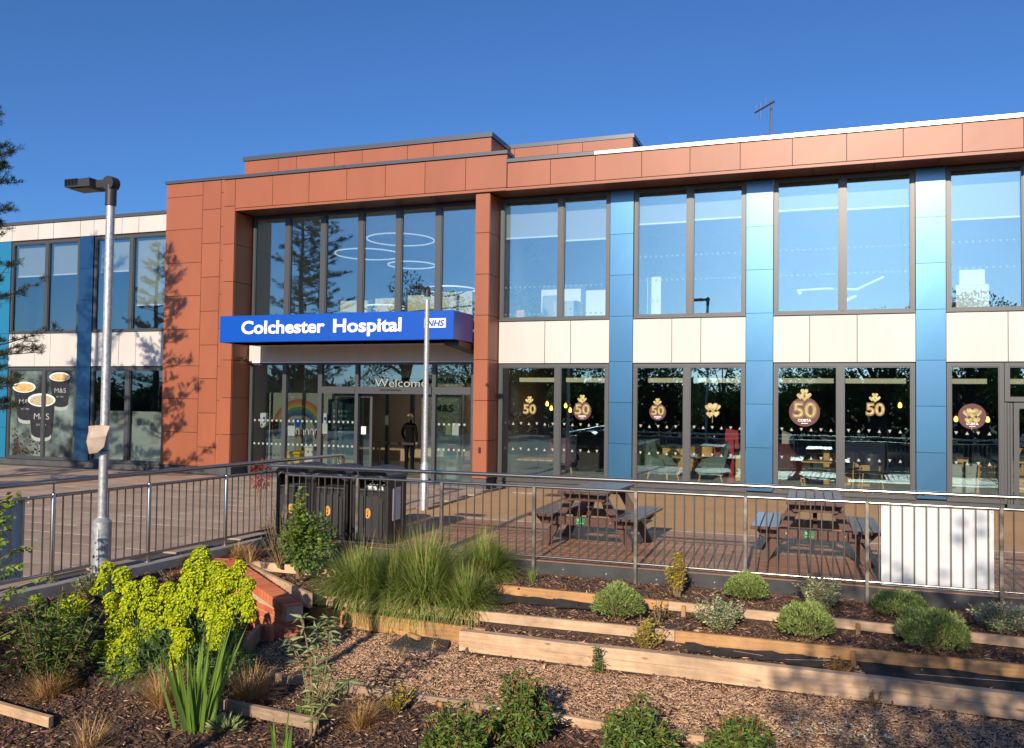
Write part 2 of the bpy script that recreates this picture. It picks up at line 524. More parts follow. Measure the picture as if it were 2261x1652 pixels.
def tag(o, label, cat, group=None):
    o['label'] = label
    o['category'] = cat
    if group:
        o['group'] = group
    return o

def thing(name, label, cat, loc=(0, 0, 0), rz=0.0, group=None):
    o = link(bpy.data.objects.new(name, None))
    o.empty_display_size = 0.2
    o.location = loc
    o.rotation_euler = (0, 0, rz)
    return tag(o, label, cat, group)

def piece(mesh, name, parent, mw):
    """an object sharing a mesh, placed by a world matrix"""
    o = link(bpy.data.objects.new(name, mesh))
    o.matrix_basis = mw
    if parent is not None:
        adopt(o, parent)
    return o

def dup(root, loc, rz=None, scale=None, label=None, group=None):
    r = root.copy()
    COL.objects.link(r)
    r.location = loc
    if rz is not None:
        r.rotation_euler = (0, 0, rz)
    if scale is not None:
        r.scale = (scale, scale, scale) if not isinstance(scale, tuple) else scale
    if label:
        r['label'] = label
    if group:
        r['group'] = group
    for ch in list(root.children):
        c = ch.copy()
        COL.objects.link(c)
        c.parent = r
        for g in ch.children:
            d = g.copy()
            COL.objects.link(d)
            d.parent = c
    return r

def struct(o):
    o['kind'] = 'structure'
    return o

def text(s, name, m, parent, loc, cap, width=None, extrude=0.004, offset=0.0, align='CENTER', shear=0.0, rx=PI / 2, rz=0.0, spacing=1.0):
    """raised or printed lettering facing the camera side; cap = capital height, width = overall width"""
    cu = bpy.data.curves.new(name, 'FONT')
    cu.body = s
    cu.align_x = align
    cu.size = cap / 0.727
    cu.extrude = extrude
    cu.offset = offset
    cu.shear = shear
    cu.space_character = spacing
    cu.resolution_u = 4
    cu.materials.append(M[m])
    o = link(bpy.data.objects.new(name, cu))
    sx = 1.0
    if width:
        bpy.context.view_layer.update()
        sx = width / max(o.dimensions.x, 1e-4)
    else:
        bpy.context.view_layer.update()
    me = bpy.data.meshes.new_from_object(o.evaluated_get(bpy.context.evaluated_depsgraph_get()))
    bpy.data.objects.remove(o)
    o = link(bpy.data.objects.new(name, me))
    o.matrix_basis = Matrix.Translation(loc) @ Matrix.Rotation(rz, 4, 'Z') @ Matrix.Rotation(rx, 4, 'X') @ Matrix.Diagonal((sx, 1, 1, 1))
    if parent is not None:
        adopt(o, parent)
    return o

def ellipse(cx, cz, rx, rz, n=20):
    return [(cx + rx * math.cos(2 * PI * i / n), cz + rz * math.sin(2 * PI * i / n)) for i in range(n)]

# ---------------------------------------------------------------- the hospital building
B = thing('hospital_building', 'two-storey hospital with terracotta, white and blue cladding panels and big dark windows', 'building', (-7, 18.4, 0))
PANELS = {}

def jit(a=0.0022):
    return rnd.uniform(-a, a)

def panel_front(x0, x1, z0, z1, y, m, g=0.006, th=0.03, name='cladding_panel'):
    """one cladding sheet facing the garden, its face very slightly out of true"""
    a, b, c, d = x0 + g, x1 - g, z0 + g, z1 - g
    mb = MB()
    e = 0.004
    j = [jit() for _ in range(4)]
    mb.hexa([(a, y + e + j[0], c), (b, y + e + j[1], c), (b, y + th, c), (a, y + th, c),
             (a, y + e + j[2], d), (b, y + e + j[3], d), (b, y + th, d), (a, y + th, d)])
    # folded front edge
    return mb.build(name, m, B)

def panel_side(x, y0, y1, z0, z1, m, sgn=1, g=0.006, th=0.03):
    """one cladding sheet facing sideways (+x when sgn is 1)"""
    a, b, c, d = y0 + g, y1 - g, z0 + g, z1 - g
    j = [jit(0.001) for _ in range(4)]
    mb = MB()
    t = -th * sgn
    mb.hexa([(x + j[0], a, c), (x + j[1], b, c), (x + t, b, c), (x + t, a, c),
             (x + j[2], a, d), (x + j[3], b, d), (x + t, b, d), (x + t, a, d)])
    return mb.build('cladding_panel', m, B)

def part(name, m, mb, **k):
    return mb.build(name, m, B, **k)

XL, XR = -27.0, 9.0
# floors, roof, back wall, partitions
part('ground_floor_slab', 'floor_in', MB().box(XL, XR, 18.52, 27, -0.08, 0.10))
part('lobby_floor', 'floor_in', MB().box(-13.8, -7.36, 17.95, 18.51, -0.05, 0.015))
part('upper_floor_slab', 'ceil', MB().box(XL, XR, 18.52, 27, 2.92, 3.62))
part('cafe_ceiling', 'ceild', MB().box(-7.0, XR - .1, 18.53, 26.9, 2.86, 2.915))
part('roof_slab', ['ceil', 'roof'], MB().box(XL, XR, 18.52, 27, 6.62, 6.80).box(XL, XR, 18.4, 27, 6.80, 6.84, 1))
part('back_wall', 'wallp', MB().box(XL, XR, 27, 27.2, -.05, 6.84))
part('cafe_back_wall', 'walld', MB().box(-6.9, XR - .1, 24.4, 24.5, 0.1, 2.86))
part('end_wall', 'white', MB().box(XR, XR + .2, 18.38, 27.2, -.05, 6.9))
part('end_wall', 'white', MB().box(XL - .2, XL, 18.38, 27.2, -.05, 6.9))
for x in (-16.45, -14.05, -7.1):
    part('partition_wall', 'wallp', MB().box(x - .06, x + .06, 18.5, 26.99, 0.1, 2.92))
    part('partition_wall', 'wallp', MB().box(x - .06, x + .06, 18.5, 26.99, 3.62, 6.62))
part('partition_wall', 'wallp', MB().box(-1.30, -1.18, 18.9, 26.99, 3.62, 6.62))
part('partition_wall', 'wallp', MB().box(-19.32, -19.22, 18.6, 26.99, 3.62, 6.62))
part('partition_wall', 'wallp', MB().box(1.90, 2.02, 18.9, 26.99, 3.62, 6.62))
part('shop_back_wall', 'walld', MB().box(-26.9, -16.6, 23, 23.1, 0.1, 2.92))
part('office_back_wall', 'wallp', MB().box(-26.9, -16.6, 23.4, 23.5, 3.62, 6.62))
part('office_back_wall', 'wallp', MB().box(-7.0, 8.9, 23.9, 24.0, 3.62, 6.62))

# ---- dark backing the panels hang on (never seen except as joints)
back = MB()
back.box(-7.0, XR, 18.41, 18.51, 2.80, 3.76)
back.box(-22.7, -16.45, 18.41, 18.51, 2.76, 3.72)
back.box(XL, -16.45, 18.41, 18.51, 6.36, 6.86)
for a, b in ((-4.40, -3.88), (-1.51, -0.97), (1.69, 2.22), (4.95, 5.45)):
    back.box(a + .02, b - .02, 18.412, 18.508, 0.16, 6.60)
for a, b in ((-19.54, -19.03), (-22.62, -22.11)):
    back.box(a + .02, b - .02, 18.412, 18.508, 0.15, 6.38)
back.box(-16.43, -14.19, 18.30, 18.51, 0.16, 7.58)
back.box(-14.15, -13.84, 17.80, 18.51, 0.24, 6.70)
back.box(-7.32, -7.03, 17.80, 18.45, 0.22, 6.62)
back.box(-14.06, -6.60, 17.75, 18.50, 6.69, 7.40)
back.box(-6.56, XR, 17.75, 18.50, 6.66, 7.20)
part('cladding_backing', 'joint', back)

# ---- right wing fascia, lip, coping, soffit
for k in range(16):
    x0 = -6.58 + 1.0 * k
    if x0 + .9 > XR:
        break
    panel_front(x0, x0 + 1.0, 6.67, 7.22, 17.70, 'terra')
part('fascia_lip', 'terra', MB().box(-13.80, -6.6, 17.69, 17.76, 6.612, 6.668))
part('fascia_lip', 'terra', MB().box(-6.598, XR, 17.69, 17.76, 6.602, 6.658))
for k in range(14):
    x0 = -6.98 + 1.13 * k
    mb = MB().box(x0 + .006, min(x0 + 1.124, XR), 17.765, 18.395, 6.618, 6.645)
    part('soffit_panel', 'soffit', mb)
for k in range(6):
    x0 = -13.78 + 1.07 * k
    part('soffit_panel', 'soffit', MB().box(x0 + .006, x0 + 1.064, 17.765, 18.445, 6.618, 6.645))
xs = [-6.58, -4.6, -1.42, 1.6, 4.6, XR]
for i in range(len(xs) - 1):
    mb = MB().prism([(17.665, 7.225), (17.665, 7.300), (17.70, 7.318), (18.10, 7.30), (18.10, 7.225)], 'x', xs[i] + .002, xs[i + 1] - .002)
    part('parapet_coping', 'cop' if i == 0 else 'copr', mb)
# ---- entrance header
hx = [-14.13, -13.77, -12.72, -11.68, -10.64, -9.61, -8.59, -7.58, -6.59]
for i in range(len(hx) - 1):
    if i == 0:
        panel_front(-14.17, -13.82, 6.745, 7.42, 17.70, 'terra')
    else:
        panel_front(hx[i] if i > 1 else -13.82, hx[i + 1], 6.68, 7.42, 17.70, 'terra')
panel_side(-6.585, 17.705, 18.4, 7.325, 7.42, 'terra')
for a, b in ((-14.19, -10.7), (-10.69, -6.57)):
    part('parapet_coping', 'cop', MB().prism([(17.66, 7.425), (17.66, 7.500), (17.70, 7.515), (18.15, 7.50), (18.15, 7.425)], 'x', a, b))
# ---- column beside the entrance
cz = [0.23, 1.07, 1.96, 2.87, 3.86, 4.78, 5.71, 6.605]
for i in range(7):
    panel_front(-7.345, -7.00, cz[i], cz[i + 1], 17.75, 'terra')
    panel_side(-7.0, 17.785, 18.12, cz[i], cz[i + 1], 'terra')
    panel_side(-7.0, 18.12, 18.40, cz[i], cz[i + 1], 'terra')
    panel_side(-7.345, 17.785, 18.40, cz[i], cz[i + 1], 'terra', -1)
part('column_plinth', 'plinth', MB().box(-7.33, -7.02, 17.79, 18.42, -.02, 0.22))
# ---- left leg of the entrance frame
lz = [0.27, 1.04, 1.95, 2.89, 3.86, 4.85, 5.79, 6.74]
for i in range(7):
    panel_front(-14.17, -13.82, lz[i], lz[i + 1] if i < 6 else 6.743, 17.70, 'terra')
    panel_side(-13.82, 17.735, 18.43, lz[i], min(lz[i + 1], 6.61), 'terra')
    panel_side(-14.17, 17.735, 18.24, lz[i], lz[i + 1], 'terra', -1)
panel_side(-14.17, 17.705, 18.24, 6.745, 7.42, 'terra', -1)
part('column_plinth', 'plinth', MB().box(-14.15, -13.84, 17.79, 18.42, -.02, 0.26))
# ---- terracotta tower
for (a, b, zz) in ((-16.45, -15.27, (0.17, 1.04, 1.91, 2.77, 3.73, 4.61, 5.48, 6.37, 7.24, 7.60)),
                   (-15.27, -14.69, (0.17, 0.67, 1.55, 2.44, 3.31, 4.19, 5.08, 5.96, 6.85, 7.60)),
                   (-14.69, -14.175, (0.17, 1.0, 1.88, 2.76, 3.73, 4.62, 5.50, 6.38, 7.27, 7.60))):
    for i in range(len(zz) - 1):
        panel_front(a, b, zz[i], zz[i + 1], 18.25, 'terra')
tz = (0.17, 1.91, 3.73, 5.48, 7.24, 7.60)
for i in range(5):
    panel_side(-16.45, 18.285, 18.6, tz[i], tz[i + 1], 'terra', -1)
part('parapet_coping', 'cop', MB().prism([(18.215, 7.605), (18.215, 7.675), (18.25, 7.69), (18.65, 7.675), (18.65, 7.605)], 'x', -16.49, -14.20))
part('tower_block', 'roof', MB().box(-16.43, -14.2, 18.52, 20.5, 6.85, 7.60))
part('plinth', 'plinth', MB().box(-16.43, -14.18, 18.30, 18.5, -.02, 0.155))

# ---- penthouse boxes on the roof
PY = 22.0
pcx = [-17.0, -15.5, -14.2, -13.4, -11.7, -10.55, -9.8, -8.66]
pxs = []
for u in (538, 628, 673, 765, 829, 926, 979, 1085):
    pass
part('penthouse_core', 'joint', MB().box(-16.8, -8.70, PY + .03, PY + 1.42, 6.84, 9.24))
for a, b in ((-16.85, -15.62), (-15.62, -14.98), (-14.98, -13.66), (-13.66, -12.72), (-12.72, -11.25), (-11.25, -10.42), (-10.42, -8.66)):
    panel_front(a, b, 7.9, 9.26, PY, 'terra')
for a, b in ((PY + .035, PY + .72), (PY + .72, PY + 1.42)):
    panel_side(-8.66, a, b, 7.9, 9.26, 'terra')
part('parapet_coping', 'cop', MB().box(-16.90, -8.62, PY - .04, PY + 1.46, 9.27, 9.40))
part('penthouse_core', 'joint', MB().box(-9.4, -5.05, PY + 1.5, PY + 5, 6.84, 9.32))
for a, b in ((-9.4, -8.50), (-8.50, -7.18), (-7.18, -6.45), (-6.45, -5.0)):
    panel_front(a, b, 7.9, 9.34, PY + 1.46, 'terra')
panel_side(-5.0, PY + 1.5, PY + 5, 7.9, 9.34, 'terra')
part('parapet_coping', 'cop', MB().box(-9.42, -4.96, PY + 1.465, PY + 5.1, 9.35, 9.46))

# ---- white panels
for a, b in ((-6.985, -5.88), (-5.88, -5.28), (-5.28, -4.40), (-3.88, -3.04), (-3.04, -2.43), (-2.43, -1.51), (-0.97, -0.26), (-0.26, 0.63),
             (0.63, 1.69), (2.22, 3.27), (3.27, 4.1), (4.1, 4.95), (5.45, 6.6), (6.6, 7.8), (7.8, 9.0)):
    panel_front(a, b, 2.81, 3.76, 18.37, 'white')
for a, b in ((-22.11, -21.11), (-21.11, -20.53), (-20.53, -19.54), (-19.03, -18.06), (-18.06, -17.48), (-17.48, -16.46)):
    panel_front(a, b, 2.77, 3.715, 18.37, 'white')
for a, b in ((-27, -25.5), (-25.5, -24.3), (-24.3, -23.1), (-23.1, -22.11), (-22.11, -21.11), (-21.11, -20.53), (-20.53, -19.54), (-19.54, -19.05), (-19.05, -18.06), (-18.06, -17.48), (-17.48, -16.46)):
    panel_front(a, b, 6.40, 6.85, 18.37, 'white')
part('parapet_coping', 'cop', MB().prism([(18.34, 6.855), (18.34, 6.945), (18.38, 6.955), (18.8, 6.945), (18.8, 6.855)], 'x', XL, -16.455))
# ---- blue pilasters
bz = [0.17, 1.06, 1.955, 2.845, 3.83, 4.73, 5.63, 6.60]
for a, b in ((-4.40, -3.88), (-1.51, -0.97), (1.69, 2.22), (4.95, 5.45)):
    for i in range(7):
        panel_front(a, b, bz[i], bz[i + 1], 18.36, 'blue', g=0.004)
bz = [0.15, 1.02, 1.89, 2.75, 3.725, 4.61, 5.50, 6.395]
for a, b, m in ((-19.54, -19.03, 'blue'), (-22.62, -22.11, 'teal')):
    for i in range(7):
        panel_front(a, b, bz[i], bz[i + 1], 18.36, m, g=0.004)
# ---- plinth
part('plinth', 'plinth', MB().box(-7.0, XR, 18.40, 18.5, -.02, 0.14))
part('plinth', 'plinth', MB().box(XL, -16.44, 18.40, 18.5, -.02, 0.135))

# ---- windows: frame is the part, its panes, blinds and printed dots are sub-parts
def dots(w, x0, x1, z, y, step=0.115, r=0.024, m='dot', tri=False):
    mb = MB()
    k = 0
    x = x0 + step * .5
    while x < x1 - r:
        if tri:
            s = 1 if k % 2 else -1
            mb.prism([(x - r, z - r * s), (x + r, z - r * s), (x, z + r * s)], 'y', y, y + .003)
        else:
            mb.prism(ellipse(x, z, r, r, 8), 'y', y, y + .003)
        x += step
        k += 1
    return mb

def window(x0, x1, z0, z1, mulls, y=18.39, fw=0.07, mw=0.12, trans=None, blind=None, dotrows=None, tri=False, bm='blind', gap_top=0.0):
    mb = MB()
    d0, d1 = y, y + .10
    mb.box(x0, x0 + fw, d0, d1, z0, z1).box(x1 - fw, x1, d0, d1, z0, z1)
    mb.box(x0 + fw, x1 - fw, d0, d1, z0, z0 + fw).box(x0 + fw, x1 - fw, d0, d1, z1 - fw, z1)
    # inner bead
    edges = [x0 + fw] + [v for m_ in mulls for v in (m_ - mw / 2, m_ + mw / 2)] + [x1 - fw]
    for m_ in mulls:
        mb.box(m_ - mw / 2, m_ + mw / 2, d0 - .008, d1, z0 + fw, z1 - fw)
    mb.box(x0 - .01, x1 + .01, d0 - .035, d0 - .001, z0 + .002, z0 + .03)
    w = mb.build('window', 'frame', B)
    for i in range(0, len(edges), 2):
        a, b = edges[i], edges[i + 1]
        p = MB().box(a - .005, b + .005, y + .045, y + .057, z0 + fw - .005, z1 - fw + .005).build('pane', 'glass', w)
        bead = MB()
        t = .022
        bead.box(a, a + t, y + .012, y + .044, z0 + fw, z1 - fw).box(b - t, b, y + .012, y + .044, z0 + fw, z1 - fw)
        bead.box(a + t, b - t, y + .012, y + .044, z0 + fw, z0 + fw + t).box(a + t, b - t, y + .012, y + .044, z1 - fw - t, z1 - fw)
        bead.build('glazing_bead', 'frame', w)
        bl = blind[i // 2] if blind else None
        if bl:
            m2 = MB().box(a + .01, b - .01, y + .16, y + .166, bl, z1 - .02)
            bo = m2.build('blind', bm, w)
            m3 = MB().box(a + .01, b - .01, y + .150, y + .175, bl - .035, bl - .001)
            m3.build('blind_rail', 'white_l', w)
        for z in (dotrows or []):
            o = dots(w, a, b, z, (y + .040 if tri else y + .060), tri=tri, m='tri' if tri else 'dot', step=.188 if tri else .115, r=.031 if tri else .022).build(
                'manifestation_marks', 'tri' if tri else 'dot', w)
            o['kind'] = 'stuff'
    return w

# upper, right wing
window(-6.98, -4.41, 3.77, 6.60, [-5.535], blind=[5.72, 5.60], dotrows=[4.55, 3.93])
window(-3.87, -1.52, 3.77, 6.60, [-2.67], blind=[5.87, 5.90], dotrows=[4.60, 5.12])
window(-0.96, 1.68, 3.77, 6.60, [0.36], blind=[5.98, 5.93], dotrows=[4.60, 5.12])
window(2.23, 4.94, 3.77, 6.60, [3.59], blind=[5.60, 5.62], dotrows=[4.62, 5.13])
window(5.46, 8.95, 3.77, 6.60, [6.6, 7.8], blind=[5.6, 5.6, 5.7])
# lower, right wing (cafe)
window(-6.98, -4.41, 0.14, 2.795, [-5.575], dotrows=[1.45, 0.875], tri=True)
window(-3.87, -1.52, 0.14, 2.795, [-2.72], dotrows=[1.45, 0.875], tri=True)
window(-0.96, 1.68, 0.14, 2.795, [0.32], dotrows=[1.45, 0.875], tri=True)
window(2.23, 3.20, 0.14, 2.795, [], dotrows=[1.45, 0.875], tri=True)
window(3.21, 4.94, 2.06, 2.795, [])
window(5.46, 8.95, 0.14, 2.795, [6.6, 7.8], dotrows=[1.45, 0.875], tri=True)
# cafe door leaf
dl = MB()
for k in range(3):
    dl.box(3.205 + .05 * k, 3.245 + .05 * k, 18.40 + .012 * k, 18.49, 0.02, 2.05)
dl.box(3.36, 3.45, 18.41, 18.47, 0.02, 2.05).box(4.85, 4.94, 18.41, 18.47, 0.02, 2.05).box(3.45, 4.85, 18.41, 18.47, 0.02, 0.14).box(3.45, 4.85, 18.41, 18.47, 1.93, 2.05)
dd = dl.build('door', 'frame', B)
MB().box(3.44, 4.86, 18.435, 18.447, 0.13, 1.94).build('pane', 'glass', dd)
o = dots(dd, 3.5, 4.8, 1.45, 18.430, step=.188, r=.026, tri=True).build('manifestation_marks', 'tri', dd)
o['kind'] = 'stuff'
# upper and lower, left wing
window(-22.11, -19.55, 3.70, 6.36, [-20.76], blind=[5.40, 5.41], mw=.13)
window(-19.02, -16.46, 3.70, 6.36, [-17.72], blind=[5.42, 4.46], bm='blindg', mw=.13)
window(-22.11, -19.55, 0.14, 2.745, [-20.75])
window(-19.02, -16.46, 0.14, 2.745, [-17.75], mw=.14)
window(-26.9, -22.63, 3.70, 6.36, [-24.8], blind=[5.4, 5.4])
window(-26.9, -22.63, 0.14, 2.745, [-24.8])
# frosted film on the lower shop window, shelves behind
part('frosted_film', 'blindg', MB().box(-18.9, -17.85, 18.50, 18.503, 0.22, 1.55).box(-17.65, -16.56, 18.50, 18.503, 0.22, 1.55))
# entrance, upper glazing
window(-13.79, -7.37, 3.30, 6.60, [-12.75, -11.705, -10.645, -9.61, -8.56], y=18.42, mw=.14, fw=.06)
# entrance, ground floor: fixed side lights, transom lights, door header, sliding leaves
fr = MB()
Y0, Y1 = 18.40, 18.50
Z1 = 2.84
fr.box(-13.79, -13.71, Y0, Y1, 0, Z1).box(-7.66, -7.37, Y0, Y1, 0, Z1).box(-13.71, -7.66, Y0, Y1, 2.79, Z1)
for x in (-12.75, -11.71):
    fr.box(x - .055, x + .055, Y0 - .006, Y1, 0.0, 2.79)
for x in (-10.675, -8.61):
    fr.box(x - .045, x + .045, Y0 - .008, Y1, 0.0, 2.79)
fr.box(-11.655, -10.72, Y0 - .02, Y1, 2.09, 2.26).box(-10.63, -8.655, Y0 - .06, Y1, 2.09, 2.26).box(-8.565, -7.66, Y0 - .02, Y1, 2.09, 2.26)
fr.box(-13.71, -12.805, Y0, Y1, 0, .05).box(-12.695, -11.765, Y0, Y1, 0, .05).box(-11.655, -10.72, Y0, Y1, 0, .05).box(-8.565, -7.66, Y0, Y1, 0, .06)
ew = fr.build('entrance_glazing', 'frame', B)
for a, b, c, d in ((-13.72, -12.80, .04, 2.80), (-12.70, -11.76, .04, 2.80), (-11.66, -10.71, 2.25, 2.80), (-10.64, -8.65, 2.25, 2.80), (-8.57, -7.65, 2.25, 2.80),
                   (-11.66, -10.71, .04, 2.10), (-8.57, -7.65, .05, 2.10)):
    MB().box(a, b, 18.445, 18.455, c, d).build('pane', 'glass', ew)
for a, b in ((-13.70, -12.82), (-12.68, -11.78), (-11.64, -10.73), (-8.55, -7.68)):
    for z in (1.39, 0.80):
        o = dots(ew, a, b, z, 18.440, step=.13, r=.03).build('manifestation_marks', 'dot', ew)
        o['kind'] = 'stuff'
MB().cbox(-10.0, -9.45, 18.325, 18.343, 2.165, 2.20, .005).build('door_sensor', 'black', ew)
text('Welcome', 'lettering', 'dot', ew, (-9.50, 18.438, 2.262), 0.20, 1.38, extrude=.001)
def leaf_door(a, b, y, name='sliding_door'):
    mb = MB()
    mb.box(a, a + .07, y, y + .05, .015, 2.085).box(b - .07, b, y, y + .05, .015, 2.085).box(a + .07, b - .07, y, y + .05, .015, .10).box(a + .07, b - .07, y, y + .05, 2.0, 2.085)
    o = mb.build(name, 'frame', B)
    MB().box(a + .065, b - .065, y + .02, y + .03, .09, 2.01).build('pane', 'glass', o)
    return o
leaf_door(-11.35, -10.30, 18.52)
leaf_door(-8.98, -7.95, 18.52)
# inner lobby doors and walls
mb = MB()
for x in (-11.2, -10.45, -8.3, -7.5):
    mb.box(x - .05, x + .05, 20.95, 21.05, .1, 2.4)
mb.box(-11.25, -7.45, 20.95, 21.05, 2.401, 2.55)
part('inner_door_frame', 'frame', mb)
part('lobby_side_wall', 'cream', MB().box(-11.3, -10.0, 23.4, 23.5, .1, 2.9))
part('lobby_back_wall', 'lobbyw', MB().box(-13.98, -7.17, 23.55, 23.65, .1, 2.92))
part('rainbow_wall', 'lobbyg', MB().box(-13.98, -11.95, 19.35, 19.40, .1, 2.1))
part('lobby_beam', 'cream', MB().box(-11.9, -7.3, 19.6, 19.72, 2.52, 2.86))
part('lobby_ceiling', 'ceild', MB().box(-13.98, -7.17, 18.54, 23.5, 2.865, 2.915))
for x_ in (-10.6, -9.2):
    part('added_lobby_light', 'panel_lit', MB().box(x_ - .3, x_ + .3, 21.9, 22.5, 2.845, 2.862))  # glowing panels added to lighten the lobby walls behind the person
part('lobby_beam', 'cream', MB().box(-11.0, -10.15, 20.5, 20.56, 2.30, 2.46))
text('M&S', 'lettering', 'black', B, (-10.62, 23.39, 1.62), .22, .62, extrude=.01, offset=.004)
# cream wall panels of the double-height upper lobby
for a, b, z in ((-12.85, -11.75, 4.70), (-11.65, -10.9, 4.74), (-10.75, -9.80, 4.80), (-9.72, -9.2, 4.85), (-9.12, -8.75, 4.86)):
    part('wall_panel', 'cream', MB().box(a, b, 21.0, 21.06, 3.62, z))
part('balustrade_rail', 'steel', MB().tube([(-12.6, 20.3, 4.32), (-10.9, 20.3, 4.22), (-7.5, 20.3, 4.45)], .022, 8))
# white soffit and bulkhead behind the sign
part('canopy_soffit', 'white', MB().box(-13.30, -7.38, 16.72, 18.34, 3.245, 3.28))
part('canopy_bulkhead', 'white', MB().box(-13.78, -7.36, 18.345, 18.395, 2.85, 3.30))
part('bulkhead_trim', 'white_l', MB().box(-13.72, -7.50, 18.33, 18.344, 2.842, 2.87))
part('door_closer_cover', 'black', MB().hexa([(-7.72, 17.0, 3.15), (-7.38, 17.0, 3.15), (-7.38, 18.3, 2.98), (-7.5, 18.3, 2.98), (-7.72, 17.0, 3.24), (-7.38, 17.0, 3.24), (-7.38, 18.3, 3.2), (-7.5, 18.3, 3.2)]))
# cafe bulkhead boards hung inside
for a, b in ((-6.62, -5.64), (-5.50, -4.55), (-3.62, -2.78), (-2.54, -1.55), (-.85, 0.20), (0.42, 1.55), (2.34, 2.98), (3.2, 4.6)):
    part('bulkhead_board', 'cream', MB().box(a, b, 18.80, 18.86, 2.40, 2.50))

# ---------------------------------------------------------------- blue entrance sign
sg = thing('entrance_sign', 'long blue sign box with white lettering over the hospital doors', 'sign', (-10.3, 16.7, 3.24))
MB().cbox(-13.38, -7.36, 16.68, 17.74, 3.245, 3.87, .012).build('sign_box', 'sign', sg)
text('Colchester', 'lettering', 'white_l', sg, (-11.645, 16.672, 3.445), .30, 2.24, extrude=.012, offset=.011)
text('Hospital', 'lettering', 'white_l', sg, (-9.445, 16.672, 3.445), .30, 1.70, extrude=.012, offset=.011)
lg = MB().box(-8.05, -7.545, 16.668, 16.679, 3.50, 3.70).build('logo', 'white_l', sg)
text('NHS', 'logo_letters', 'sign', lg, (-7.80, 16.665, 3.535), .13, .42, extrude=.002, offset=.006, shear=.25)
mb = MB()
mb.box(-10.42, -10.412, 16.676, 16.6795, 3.25, 3.865)
mb.build('panel_seam', 'dark', sg)

# small fixtures on the front
o = tag(MB().cbox(-7.19, -7.14, 17.715, 17.752, .80, .92, .006).build('door_button', 'black'), 'small black push plate on the terracotta column beside the doors', 'push plate')
cc = thing('security_camera', 'little black dome camera on the terracotta jamb under the sign', 'camera', (-13.80, 18.2, 2.93))
MB().tube([(-13.82, 18.1, 2.96), (-13.70, 18.1, 2.96)], .03, 8).build('bracket', 'black', cc)
bm_ = MB().tube([(-13.72, 18.1, 2.97), (-13.72, 18.1, 2.94), (-13.72, 18.1, 2.90), (-13.72, 18.1, 2.87)], [.05, .06, .05, .02], 10)
bm_.build('dome', 'black', cc, smooth=True)
# aerial
ae = thing('roof_aerial', 'thin TV aerial on a pale mast above the roof', 'aerial', (-1.13, 20, 6.84))
MB().tube([(-1.13, 20, 6.84), (-1.11, 20, 8.80)], .026, 8).build('mast', 'copr', ae)
mb = MB().tube([(-1.03, 19.8, 8.70), (-1.45, 19.75, 8.47)], .02, 6)
mb.build('boom', 'dark', ae)
for t, a, b in ((.95, 0, .20), (.72, -.22, .17), (.45, -.02, .20)):
    x, y, z = -1.03 - .42 * t, 19.8 - .05 * t, 8.70 - .23 * t
    MB().tube([(x, y, z + a), (x, y, z + b)], .011, 5).build('element', 'steel', ae)

# ---------------------------------------------------------------- things seen through the glass
# printed stickers on the cafe windows
def heart(cx, cz, r, n=16):
    pts = []
    for i in range(n):
        t = 2 * PI * i / n
        pts.append((cx + r * math.sin(t) ** 3, cz + r * (13 * math.cos(t) - 5 * math.cos(2 * t) - 2 * math.cos(3 * t) - math.cos(4 * t)) / 16))
    return pts

def sticker(x, z, label, roundel=0.0, fifty=0.0, hearts=0.0, name_on_heart=False):
    roundel, fifty, hearts = roundel * .9, fifty * .9, hearts * .9
    t = thing('window_sticker', label, 'sticker', (x, 18.43, z), 0, 'anniversary stickers on the cafe windows')
    y = 18.428
    if roundel:
        MB().prism(ellipse(x, z - .02, roundel, roundel, 28), 'y', y, y + .004).build('roundel', 'maroon', t)
        text('COSTA', 'lettering', 'white_l', t, (x, y - .002, z - .02 - roundel * .66), roundel * .17, roundel * .86, extrude=.001, offset=.002)
        mb = MB().box(x - roundel * .22, x + roundel * .22, y - .002, y - .0005, z - .02 - roundel * .80, z - .02 - roundel * .76)
        mb.build('underline', 'white_l', t)
    if fifty:
        h = fifty
        text('50', 'numeral_outline', 'golds', t, (x, y - .003, z - h * .28), h * .66, h * .98, extrude=.002, offset=.016 * h / .3)
        text('50', 'numerals', 'gold', t, (x, y - .010, z - h * .25), h * .60, h * .88, extrude=.003, offset=.001)
        for (dx, dz, r) in ((-.16, .62, .15), (.14, .64, .14), (0, .80, .16), (.0, .52, .12)):
            MB().prism(heart(x + dx * h, z + dz * h, r * h), 'y', y - .008 - abs(dx) * .01 - dz * .002, y - .004).build('balloon', 'gold', t)
    if hearts:
        h = hearts
        for i, (dx, dz, r) in enumerate(((-.24, -.42, .30), (.27, -.36, .28), (-.36, .16, .30), (.38, .20, .28), (0, .22, .44))):
            MB().prism(heart(x + dx * h, z + dz * h, r * h * 1.12), 'y', y - .006 - .003 * i, y - .004 - .003 * i).build('balloon_outline', 'golds', t)
            MB().prism(heart(x + dx * h, z + dz * h, r * h), 'y', y - .0072 - .003 * i, y - .006 - .003 * i).build('balloon', 'gold', t)
        MB().prism([(x - .06 * h, z - h * 1.15), (x - .03 * h, z - h * 1.15), (x + .02 * h, z - .3 * h), (x - .02 * h, z - .3 * h)], 'y', y - .002, y).build('ribbon', 'gold', t)
        if name_on_heart:
            text('COSTA', 'lettering', 'maroon', t, (x, y - .022, z + .10 * h), h * .14, h * .55, extrude=.001)
    return t

